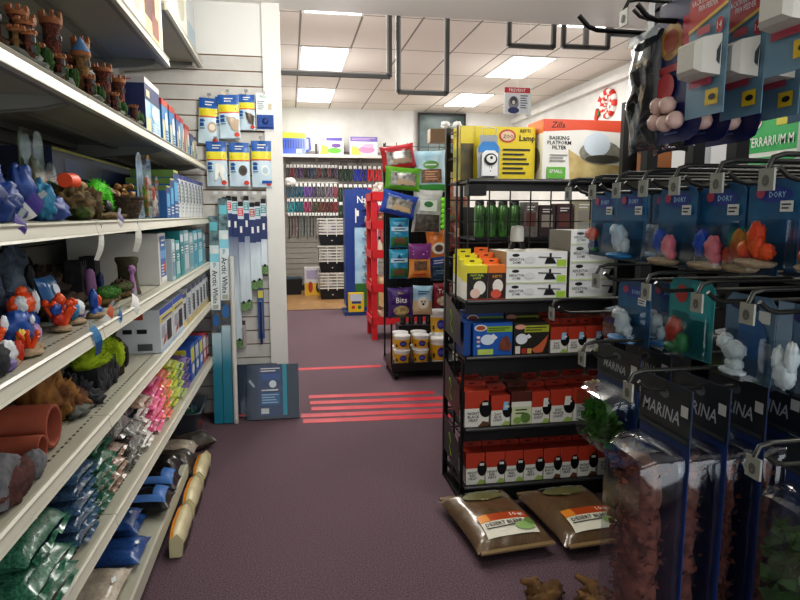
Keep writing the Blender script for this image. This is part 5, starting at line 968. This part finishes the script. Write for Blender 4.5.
rowd(SZ[3]+.002,[(.898,.125,.185,NB,'night black','#a8371f'),(1.022,.098,.155,DB,'day blue',R4),(1.133,.106,.17,HAL,'brown topped halogen','#5a2a20'),(1.236,.094,.165,DWt,'day white',R4),(1.348,.12,.17,DWt,'wider day white',R4),(1.483,.142,.175,DWt,'widest day white',R4),(1.632,.13,.165,DWt,'last day white',R4)],'fourth','red topped bulb boxes on the fourth shelf')
rowd(SZ[4]+.002,[(.896,.097,.165,NR,'night red',R4),(1.0,.10,.165,NR,'night red',R4),(1.102,.096,.165,NR,'night red',R4),(1.206,.102,.165,NR,'night red',R4),(1.308,.09,.165,NB,'night black',R4),(1.402,.09,.165,NB,'night black',R4),(1.503,.102,.165,NB,'night black',R4),(1.628,.125,.18,NB,'wide night black',R4)],'lowest','red topped bulb boxes on the lowest shelf')
# ================================================================ DESERT BLEND BAGS
sandf=M('#584430',rough=.3,coat=.7,c2='#705a40',scale=160)
SB=[('r',.22,.78,.8,.98,M('#1f2420',rough=.1,coat=1)),('e',.5,.76,.3,.10,MC('#6a6a44')),('t','10qt',.48,.66,.045,MC('#c9b88a'),.3),('r',.16,.05,.84,.345,MC('#d9d5c4')),('r',.16,.245,.84,.365,MC('#b04a1c')),('r',.16,.245,.3,.365,MC('#d98a2c')),('t','10qt',.70,.30,.075,WHITE,.3),('t','DESERT BLEND',.47,.19,.05,INK,.54),('l',.19,.13,.6,.16,1,INK),('e',.7,.12,.13,.05,MC('#8fae6a')),('e',.78,.17,.05,.05,MC('#6a8a4a'))]
for i,(x,y,rz,w,lab) in enumerate([(.885,2.565,.10,.36,'ten quart desert sand bag on the carpet, nearer the aisle'),(1.285,2.55,.07,.385,'ten quart desert sand bag on the carpet, farther under the hanging plants')]):
    q=B(); bag(q,w,.50,.115,sandf,31+i,.005,22,art=SB); o=q.build('sand_bag',None,(x,y,.004),(0,0,rz)); tag(o,lab,'bag of sand','desert sand bags')
    for s in (-1,1): q=B(); q.box(-w*.47,s*.255-.012,.054,w*.47,s*.255+.012,.062,M('#8a7454',rough=.3,coat=.5)); q.build('crimped_end',o)
dwd=M('#7a5a34',rough=.85,c2='#4a3420',scale=14,bump=.6)
for i,(x,y,L,a,lab) in enumerate([(.91,2.03,.17,.5,'knotted brown driftwood piece on the carpet by the sand bags'),(1.10,1.96,.17,-.3,'long pale driftwood piece lying to the side of the knotted one'),(1.29,2.05,.16,.2,'grey brown driftwood piece under the hanging plants')]):
    t=empty('driftwood_piece',lab,'driftwood',(x,y,.002),a); q=B()
    q.blob((0,0,.03),(L*.5,.045,.034),dwd,60+i,.55,3.5,14,0); q.blob((-L*.2,.02,.05),(L*.2,.03,.04),dwd,63+i,.6,4,12,0); q.build('trunk',t)
    q=B(); q.tube([(-.02,0,.05),(-.05,.03,.085),(-.09,.04,.10)],[.024,.018,.009],dwd,8); q.build('branch',t)
# ================================================================ SHELF SEEN THROUGH THE WIRE RACK
t=empty('back_shelf','dark shelf with jars seen through the wire rack','shelving unit',(1.24,4.1,0))
q=B(); q.box(0,0,1.27,1.5,.4,1.29,bk2); q.build('shelf',t)
for x in (0,1.48): q=B(); q.box(x,.38,0,x+.02,.4,1.9,bk); q.build('post',t)
q=B(); q.box(0,0,.9,1.5,.4,.92,bk2); q.build('lower_shelf',t); q=B(); q.box(0,.39,0,1.5,.4,1.5,M('#3a3836',rough=.8)); q.build('back_panel',t)
q=B(); q.box(0,0,.0,1.5,.38,.05,bk); q.build('base',t)
for i in range(4):
    t=empty('green_jar','dark green jar seen through the wire rack, %s in line'%ORD[i],'jar',(1.30+.085*i,4.2,1.292)); q=B(); q.lathe([(.036,0),(.039,.02),(.039,.20),(.03,.22)],M('#1f4418',rough=.25,coat=.5,c2='#3f7a2f',scale=10),14); q.build('glass',t); q=B(); q.lathe([(.032,.22),(.032,.25),(.0,.25)],BLACK,14); q.build('cap',t)
for i,(x,w,h,c,lab) in enumerate([(1.66,.10,.24,'#5a5654','grey speckled pouch seen through the wire rack'),(1.78,.12,.22,'#3f2f34','dark plum pouch seen through the wire rack'),(1.91,.12,.23,'#4a3238','dark maroon pouch seen through the wire rack'),(2.06,.15,.26,'#a9a48f','beige box seen through the wire rack'),(2.23,.16,.2,'#c9c4b4','pale box seen through the wire rack'),(2.41,.16,.23,'#2c332c','dark green box seen through the wire rack')]):
    carton('shelf_pack',lab,'pack',w,.1,h,(x,4.2,1.292),0,film(c,c2='#7f7a76' if i<1 else None,scale=50),[('r',.15,.3,.85,.7,MC('#9a948c') if i%2 else MC('#6a3f3a')),('l',.2,.75,.8,.9,2,WHITE)])
for i in range(6): carton('orange_pack','orange pack on the lower shelf behind the wire rack, %s in line'%ORD[i],'pack',.15,.1,.24,(1.34+.2*i,4.18,.922),0,MC('#d9622c'),[('r',.1,.5,.9,.8,MC('#e3a06a'))])
# ================================================================ PEG HOOK FIXTURE ON THE RIGHT
XG=.98
t=empty('wire_grid_panel','tall black wire grid panel carrying the peg hooks on the right','grid panel',(XG,.95,0))
q=B()
for k in range(19): q.box(-.003,-.75,.12+k*.11-.003,.003,.68,.12+k*.11+.003,wire)
q.build('cross_wires',t)
for y in (-.72,-.3,-.06,.31,.46,.66): q=B(); q.box(-.012,y-.016,0,.02,y+.016,2.2,bk); q.build('upright',t)
q=B(); q.box(-.02,-.75,.0,.25,.68,.06,bk); q.build('base',t)
hk=M('#4a4a46',rough=.3,metal=.7); pl=M('#a4a59c',rough=.35,metal=.4)
hook0=None
def peg(lab,y,z,xt,dark=True,plate=True):
    global hook0
    if hook0 is None:
        t=empty('peg_hook','','peg hook',(0,0,0),0,'peg hooks of the grid panel')
        q=B(); q.tube([(.38,0,0),(.0,0,0),(-.014,0,.004),(-.026,0,.014)],.0034,hk,8); q.build('prong',t)
        q=B(); q.tube([(.38,0,.03),(-.02,0,.03),(-.036,0,.026),(-.042,0,.012)],.0034,hk,8); q.build('label_arm',t)
        q=B(); q.poly([(-.0125,-.014),(.0125,-.014),(.0125,.013),(-.0125,.013)],.003,pl,'x',-.044); q.ring([[(-.0445,.006*math.cos(2*PI*j/14),-.002+.007*math.sin(2*PI*j/14)) for j in range(14)],[(-.0446,.001*math.cos(2*PI*j/14),-.004+.001*math.sin(2*PI*j/14)) for j in range(14)]],M('#5f605a',rough=.5),cap=False); q.build('label_plate',t)
        hook0=t; t['label']=lab; t.location=(xt,y,z); return t
    return dup(hook0,(xt,y,z),0,lab)
DY=[1.225,1.12,1.03,.945,.86,.765,.675]
for i,y in enumerate(DY): peg('%s peg hook from the wire rack in the upper row over the blue cards'%ORD[i],y,1.492,.612)
D2=[1.09,.92,.79,.69]
for i,y in enumerate(D2): peg('%s peg hook from the wire rack in the lower row of blue cards'%ORD[i],y,1.325,.612)
for lab,y,z,x in [('peg hook of the green plant pack nearest the wire rack',1.05,1.185,.57),('peg hook carrying the row of reddish plant packs',.82,1.19,.53),('peg hook at the green plant pack by the picture edge',.645,1.14,.60),('top peg hook with the plate above the dark bags',1.01,1.775,.60),('peg hook carrying the nearest feeder cards',.72,1.80,.58),('peg hook carrying the farther feeder cards',.845,1.79,.58),('empty peg hook over the white dome boxes',1.26,1.235,.60)]: peg(lab,y,z,x)
# hanging blister cards: local front -Y is turned to face the aisle (-X)
LX=-PI/2
cardb=MC('#16466e',c2='#1f6a94',scale=12); cardt=MC('#1f7f86',c2='#2f9a9c',scale=10); cardg=MC('#3f5a74',c2='#6a86a0',scale=9)
whc=M('#c9cfd0',rough=.5); grn2=M('#2f7a4a',rough=.5); pk=M('#d97a84',rough=.5); ob2=M('#1f4fae',rough=.4); orr2=M('#d93f1c',rough=.45,c2='#e8602c',scale=30)
def hangcard(lab,x,y,z0,w,h,cm,art,lumps,base=None,group=None,shape=True,clear=True):
    t=empty('hang_card',lab,'carded ornament',(x,y,z0),LX,group)
    q=B(); r=.012; pts=[(-w/2,0),(w/2,0),(w/2,h-r),(w/2-r,h),(-w/2+r,h),(-w/2,h-r)]; q.poly(pts,.0015,cm,'y',0); q.face((-w/2,-.0,0),(1,0,0),(0,0,1),w,h,art); q.build('card',t)
    if base: q=B(); q.blob((0,-.022,.008),(w*.36,.02,.007),base,3,.2,3,10,0); q.build('ornament_base',t)
    for k,(c,rd_,m) in enumerate(lumps): q=B(); f_=.7; q.blob((c[0]*f_,c[1],.006+c[2]*f_),tuple(v*f_ for v in rd_),m,k+int(y*90),.3,3.0,12); q.build('ornament',t)
    if clear:
        q=B(); ww=w*.42; zz=h*.56
        q.ring([[(-ww,0,.004),(ww,0,.004),(ww,0,zz),(-ww,0,zz)],[(-ww*.92,-.04,.008),(ww*.92,-.04,.008),(ww*.92,-.036,zz*.93),(-ww*.92,-.036,zz*.93)]],CLEAR(.95),smooth=False); q.build('blister',t)
    return t
dory=[('e',.5,.83,.36,.09,MC('#2a3f8c')),('t','DORY',.58,.83,.065,MC('#a9d0ea'),.42),('e',.26,.85,.09,.06,MC('#a9425a')),('r',.66,.64,.9,.76,MC('#d9dcd9')),('r',0,0,1,.3,MC('#12324f',c2='#1a4a6a',scale=16)),('l',.7,.66,.88,.74,2,INK)]
whale=[((.0,-.022,.05),(.022,.02,.034),whc),((-.012,-.026,.072),(.02,.016,.016),whc),((.024,-.02,.03),(.012,.012,.02),whc)]
bluepk=[((-.016,-.022,.052),(.018,.016,.03),ob2),((.022,-.022,.042),(.018,.016,.026),pk),((.03,-.02,.02),(.012,.012,.014),pk)]
oct_=[((.0,-.022,.05),(.016,.016,.034),orr2),((-.024,-.024,.028),(.016,.014,.018),orr2),((.028,-.022,.026),(.018,.014,.016),orr2),((.012,-.026,.034),(.012,.012,.022),orr2)]
fishy=[((.0,-.024,.058),(.024,.018,.018),orr2),((-.024,-.022,.055),(.008,.012,.013),orr2),((.0,-.02,.024),(.018,.014,.016),M('#1f3f7a')),((.01,-.02,.012),(.012,.012,.008),grn2)]
spec=[(1.225,fishy,None,'an orange lump over a blue one'),(1.115,whale,M('#2f7fb4'),'a white rounded ornament on a blue base'),(.97,bluepk,sand,'a blue and pink coral ornament'),(.872,bluepk,sand,'a blue and pink coral ornament, partly covered'),(.825,oct_,sand,'an orange red coral ornament, partly covered'),(.755,oct_,sand,'an orange red coral ornament'),(.645,oct_,sand,'an orange coral ornament at the picture edge')]
for i,(y,l,b_,nm) in enumerate(spec):
    x=.65 if i not in (3,) else .66
    hangcard('blue card with %s, %s in the upper row'%(nm,ORD[i]),x+(.03 if i==4 else 0),y,1.362 if i<5 else 1.375,.104 if i!=5 else .094,.135 if i<5 else .122,cardb,dory,l,b_,'blue hang cards in the upper row')
    hangcard('blue hang card tucked behind the %s one in the upper row'%ORD[i],x+.075,y,1.362 if i<5 else 1.375,.10,.135 if i<5 else .122,cardb,dory,l,b_,'blue hang cards behind the upper row')
hangcard('dark blue hang card with white rounded ornament in the lower row',.65,1.09,1.202,.115,.12,cardb,dory,whale,M('#2f7fb4'),None)
hangcard('dark blue hang card behind the white ornament card, lower row',.70,1.06,1.202,.11,.12,cardb,dory,whale,M('#2f7fb4'),None)
hangcard('teal hang card with red topped green coral ornament, lower row',.655,.925,1.212,.118,.13,cardt,[('r',.5,.5,.95,.95,MC('#2f9aa0')),('e',.3,.8,.14,.12,MC('#b03a3a'))],[((-.012,-.022,.055),(.022,.016,.034),M('#a83426',rough=.5)),((.02,-.022,.03),(.018,.016,.024),grn2),((-.01,-.022,.016),(.03,.018,.014),grn2)],None)
wl=[((.0,-.022,.055),(.028,.02,.02),whc),((-.02,-.026,.07),(.016,.016,.018),whc),((.005,-.022,.026),(.02,.016,.016),whc),((.0,-.022,.01),(.034,.02,.009),whc)]
hangcard('grey blue hang card with white piled stone ornament, lower row',.66,.795,1.208,.10,.125,cardg,[('e',.4,.86,.3,.06,MC('#2a3050')),('r',.7,.7,.92,.84,MC('#c9ccc9')),('e',.6,.5,.3,.25,MC('#2f5f8f'))],wl,None)
hangcard('pale blue hang card with a knobbly white coral ornament',.655,.69,1.215,.09,.118,cardg,[('e',.6,.86,.32,.09,MC('#2a2f6a')),('r',0,.0,.3,1,MC('#7f98ae'))],[((.0,-.024,.03),(.024,.016,.026),whc),((.014,-.024,.064),(.012,.012,.03),whc),((-.014,-.026,.058),(.011,.012,.024),whc)],None)
# plant packs
gravt=M('#4a2a22',rough=.9,c2='#7a4a3a',scale=30,bump=.6); grnp=M('#24401c',rough=.6,c2='#3f6a2c',scale=30); hdr=MC('#23282c'); bluc=MC('#1f3f7a',c2='#16305f',kind='grad',axis=2,lo=0,hi=1)
def leafy(b,c,rx,ry,z0,z1,m,n,seed,curly=True):
    rr=random.Random(seed)
    for _ in range(n):
        z=rr.uniform(z0,z1); a=rr.uniform(0,2*PI); r=math.sqrt(rr.random()); p=V((c[0]+rx*r*math.cos(a),c[1]+ry*r*math.sin(a),z))
        L=rr.uniform(.008,.018) if curly else rr.uniform(.02,.034); d=V((rr.uniform(-1,1),rr.uniform(-1,.4),rr.uniform(-.4,1))).normalized(); s=d.orthogonal().normalized()*L*.3
        mid=p+d*L*.5+V((0,-L*.15,0)); e=p+d*L
        b.add([p,mid+s,e,mid-s],[(0,1,2,3)],m,True)
def plantpack(lab,x,y,ztop,w,h,hh,plant,group,green=False,seed=0,txt=True):
    t=empty('hanging_plant_pack',lab,'plant pack',(x,y,ztop-h),LX,group)
    q=B(); q.box(-w/2,0,0,w/2,.0015,h,bluc); q.box(-w/2,-.0012,h-hh,w/2,0,h,hdr)
    q.face((-w/2,-.0012,h-hh),(1,0,0),(0,0,1),w,hh,([('t','MARINA',.44,.42,.25,MC('#a9adb0'),.74,0,.2)] if txt else [])+[('e',.5,.78,.1,.1,MC('#5a6064')),('r',.84,.5,.97,.7,MC('#b9b9b4')),('r',.02,.05,.98,.12,MC('#3a3f44'))]); q.build('card',t)
    q=B(); zb=h-hh-.008; a=w*.47; dp=.05 if green else .066
    def rr_(s,y_,z0,z1): 
        r=.02; o=[]
        for sx,sz,t0 in ((1,1,0),(-1,1,PI/2),(-1,0,PI),(1,0,1.5*PI)):
            for k in range(5):
                th=t0+PI/2*k/4; o.append(((a*s-r)*sx+r*math.cos(th),y_,(z1-r if sz else z0+r)+r*math.sin(th)))
        return o
    q.ring([rr_(1,-.002,.004,zb),rr_(.97,-dp*.7,.008,zb-.004),rr_(.86,-dp,.02,zb-.015)],CLEAR(.9)); q.build('blister',t)
    q=B(); 
    if green: leafy(q,(0,-.024,0),w*.27,.010,.03,zb-.05,plant,300,seed,False)
    else:
        q.ring([[(w*.36*f*math.cos(2*PI*j/18)*(1+.08*math.sin(j*3+z*90)),-.034+.026*f*math.sin(2*PI*j/18),z) for j in range(18)] for f,z in [(.4,.03)]+[(.92+.08*math.sin(k*2.2+seed),.05+(zb-.09)*k/14) for k in range(15)]+[(.5,zb-.028)]],plant); leafy(q,(0,-.036,0),w*.40,.027,.04,zb-.03,plant,900,seed)
    q.build('plant',t)
    if not green: q=B(); q.blob((0,-.034,.03),(w*.36,.026,.024),M('#22401f',rough=.6,c2='#3a6030',scale=30),3,.3,3); q.build('green_base',t)
    return t
rp=M('#4f2a22',rough=.9,c2='#7f4a3c',scale=50)
for i in range(4): plantpack('reddish plant in a clear Marina style pack, %s of the four'.replace('Marina style','lettered')%ORD[i],.55+i*.06,.822,1.203,.128,.44,.082,rp,'reddish plant packs',False,i)
for i in range(2): plantpack('green leafy plant pack %s beside the day white boxes'%('in front','tucked behind the front one')[i],.60+i*.06,1.05,1.20,.15,.20,.062,M('#2c5a1c',rough=.6,c2='#4f8a2c',scale=25),'green plant packs',True,7+i)
for i in range(2): plantpack('dark green plant pack at the picture edge, %s one'%('front','rear')[i],.66+i*.06,.655,1.155,.10,.40,.05,M('#1f3a18',rough=.6,c2='#2f5a22',scale=25),'dark green plant packs at the edge',True,11+i,False)
# fish feeder cards
fc=MC('#6a8ea4',c2='#7f9fb2',scale=6); blk=M('#d3d0c6',rough=.6)
FE=[('r',0,.76,1,1,MC('#2f5fae')),('p',[(0,.60),(1,.70),(1,.88),(0,.80)],MC('#c93a34')),('p',[(0,.575),(1,.675),(1,.70),(0,.60)],MC('#e0b03a')),('t','VACATION PYRAMID\nFISH FEEDER',.5,.745,.085,WHITE,.86),('t','API',.5,.93,.06,MC('#b9d0ee'),.4),('e',.84,.56,.1,.05,MC('#b8303a')),('t','14',.84,.56,.045,WHITE,.12),('r',.28,.54,.62,.59,MC('#c0505a')),('r',.15,.20,.75,.26,MC('#b0485a')),('r',.62,.06,.94,.16,MC('#d9b92c')),('e',.8,.11,.09,.02,INK),('l',.08,.28,.3,.4,3,MC('#4a6a80')),('p',[(.8,.36),(.98,.44),(.96,.3)],MC('#3a4a54'))]
FE=[c for c in FE if not(c[0]=='t' and c[1]=='API')]+[('l',.35,.9,.7,.97,1,MC('#b9d0ee'))]
def feeder(lab,x,y,z0,group):
    t=empty('hanging_fish_feeder',lab,'fish feeder',(x,y,z0),LX,group); w,h=.086,.215
    q=B(); q.box(-w/2,0,0,w/2,.0015,h,fc); q.face((-w/2,0,0),(1,0,0),(0,0,1),w,h,FE); q.build('card',t)
    q=B(); q.ring([[(-.03,-.001,.052),(.034,-.001,.052),(.034,-.001,.108),(-.03,-.001,.108)],[(-.026,-.026,.056),(.028,-.026,.056),(.028,-.026,.103),(-.026,-.026,.103)],[(-.018,-.034,.062),(.02,-.034,.062),(.02,-.034,.097),(-.018,-.034,.097)]],blk,smooth=False); q.build('feeder_block',t); return t
for i in range(4): feeder('blue fish feeder card with white block, %s on the farther hook'%ORD[i],.60+i*.06,.848,1.592,'fish feeder cards, farther hook')
for i in range(4): feeder('blue fish feeder card with white block, %s on the nearer hook'%ORD[i],.625+i*.06,.718,1.628,'fish feeder cards, nearer hook')
for i in range(3): feeder('blue fish feeder card, %s on the top edge hook near the picture corner'%ORD[i],.70+i*.06,.61,1.64,'fish feeder cards, corner hook')
# dark card with pale balls
dcard=MC('#1a2564',c2='#15205a',scale=5); ball=M('#d9b9ae',rough=.45)
def ballcard(lab,x,y,z0,g):
    t=empty('ball_card',lab,'carded packet',(x,y,z0),LX,g); w,h=.125,.225
    q=B(); q.poly([(-w/2,.0),(w/2-.025,.0),(w/2-.007,.007),(w/2,.025),(w/2,h),(-w/2,h)],.0015,dcard,'y',0); q.face((-w/2,0,0),(1,0,0),(0,0,1),w,h,[('e',.3,.72,.25,.13,MC('#8a5a2c',c2='#c9a04a',scale=40)),('e',.3,.72,.16,.08,MC('#9a3a1c')),('r',.55,.55,.7,.85,MC('#c0303a')),('r',.08,.5,.7,.55,MC('#a8283a')),('e',.25,.4,.2,.1,MC('#b8303a')),('l',.3,.05,.6,.08,1,MC('#6a7ab0'))]); q.build('card',t)
    for k,(bx_,bz) in enumerate([(-.035,.035),(-.008,.03),(.018,.032),(-.03,.06),(-.004,.058)]): q=B(); q.blob((bx_,-.014,bz),.0135,ball,k,.12,3,10); q.build('ball',t)
    return t
for i in range(3): ballcard('navy hang card with pale pink balls, %s on its hook'%ORD[i],.615+i*.05,.935,1.565,'navy cards with pale balls')
for lab,x,y,z in (('plain black peg prong carrying the navy ball cards',.58,.95,1.755),('long plain black peg prong carrying the dark bags',.53,1.05,1.765)):
    q=B(); q.tube([(XG-x,0,0),(.0,0,0),(-.016,0,.005),(-.034,0,.022)],.0042,M('#161616',rough=.35,metal=.5),8); tag(q.build('peg_prong',None,(x,y,z)),lab,'peg hook')
# glossy dark bags
for i in range(2):
    t=empty('dark_bag','glossy dark plastic bag hanging before the orange curl, %s one'%('front','rear')[i],'bag',(.635+i*.05,1.03,1.555),LX,'glossy dark bags'); 
    q=B(); q.X=Mx.Translation((0,0,.105))@Mx.Rotation(PI/2,4,'X'); bag(q,.10,.21,.035,M('#17181c',rough=.12,coat=1,c2='#3a3c44',scale=14),40+i,.007,18,art=[('r',.02,.9,.98,.99,M('#a9b0b4',rough=.2))]); q.build('bag_body',t)
    q=B(); q.box(.042,-.006,.01,.05,-.002,.205,M('#c9ced2',rough=.15,coat=1)); q.build('seam',t)
# ---------------------------------------------------------------- dark shelving behind the grid panel
t=empty('dark_shelving','dark shelving unit seen through the grid panel at the right','shelving unit',(1.5,1.75,0))
q=B(); q.box(.38,-1.35,0,.40,.95,1.95,M('#1b1a1a',rough=.8)); q.build('back_panel',t)
for z in (.15,.55,.95,1.28,1.6): q=B(); q.box(0,-1.35,z-.02,.38,.95,z,bk2); q.box(-.006,-1.35,z-.04,0,.95,z+.004,bk2); q.build('shelf',t)
for y in (-1.35,.92): q=B(); q.box(0,y,0,.38,y+.03,1.95,bk2); q.build('side_panel',t)
rr=random.Random(9); n=0
pal=['#2a3a2c','#4a1f1a','#3a3a3f','#5a3a24','#1f2f4a','#5f5a50','#3f1a1a','#22402a','#6a4a2c','#2c2c30']
for z,nm in ((.15,'lowest'),(.55,'second'),(.95,'third'),(1.28,'fourth')):
    y=.60;k=0
    while y<2.46:
        w=rr.uniform(.12,.2); c=pal[rr.randrange(10)]
        carton('shelf_box','dim box on the %s tier of the dark shelving, %s from the near end'%(nm,ORD[k]),'box',w-.006,.24,rr.uniform(.16,.235),(1.64,y+w/2,z+.002),LX,MC(c),[('r',.1,.5,.9,.85,MC(pal[rr.randrange(10)])),('l',.15,.15,.85,.4,3,MC('#8f8a80'))],group='dim boxes on the dark shelving'); y+=w; k+=1
gbx=MC('#2fae5a')
carton('terrarium_box','bright green box reading Terrarium behind the hanging feeder cards','box',.22,.2,.26,(1.62,1.80,1.602),LX,MC('#e3e6e0'),[('r',0,.18,1,1,gbx),('p',[(.5,1),(1,1),(1,.6)],MC('#b9d94a')),('r',.6,.48,.98,.85,MC('#c9c23a')),('e',.2,.56,.12,.09,WHITE),('e',.2,.56,.1,.06,MC('#c9584a')),('t','TERRARIUM M',.5,.31,.12,WHITE,.9),('r',0,0,1,.12,gbx)])
for i,(y,w,h,c) in enumerate([(2.02,.16,.20,'#cfd0d3'),(2.24,.2,.24,'#d6d8da'),(2.55,.10,.2,'#8a5a3a')]): carton('paper_box',['white','taller white','brown'][i]+' box on the top of the dark shelving behind the hooks','box',w,.18,h,(1.62,y,1.602),LX,MC(c),[('r',.1,.55,.9,.9,MC('#a9b6c4') if i<2 else MC('#5a3a2a'))])
for i,(y,c) in enumerate([(1.60,'#3f6a3a'),(1.47,'#6a2f24'),(1.34,'#7a5a34'),(1.21,'#9a4a24'),(1.08,'#c9a83a')]): carton('small_pack','%s pack on top of the dark shelving nearer than the green box'%['green','maroon','tan','rust','yellow'][i],'pack',.12,.16,.2,(1.62,y,1.602),LX,MC(c),[('r',.1,.4,.9,.8,MC('#d9cfb9'))])
# ================================================================ RED TAPE ON THE CARPET
tape=M('#b52632',rough=.5,c2='#c4303c',scale=8)
TAPES=[(.056,4.27,1.14,4.213,.085,'strip of red tape nearest the bulb rack, of the group of five'),(.044,4.394,1.172,4.337,.085,'strip of red tape second from the bulb rack, of the group of five'),(.124,4.545,1.161,4.475,.085,'middle strip of red tape of the group of five on the carpet'),(.118,4.698,1.18,4.645,.085,'strip of red tape second from the treat rack, of the group of five'),(.115,4.859,1.128,4.809,.085,'strip of red tape nearest the treat rack, of the group of five'),(.002,5.778,.828,5.771,.085,'single long strip of red tape set apart beside the wheeled treat rack')]
for i,(x0,y0,x1,y1,w,lab) in enumerate(TAPES):
    a=math.atan2(y1-y0,x1-x0); L=math.hypot(x1-x0,y1-y0); q=B(); q.box(0,-w/2,.0008,L,w/2,.002,tape); tag(q.build('red_tape',None,(x0,y0,0),(0,0,a)),lab,'tape','red tape strips on the carpet' if i<5 else None)
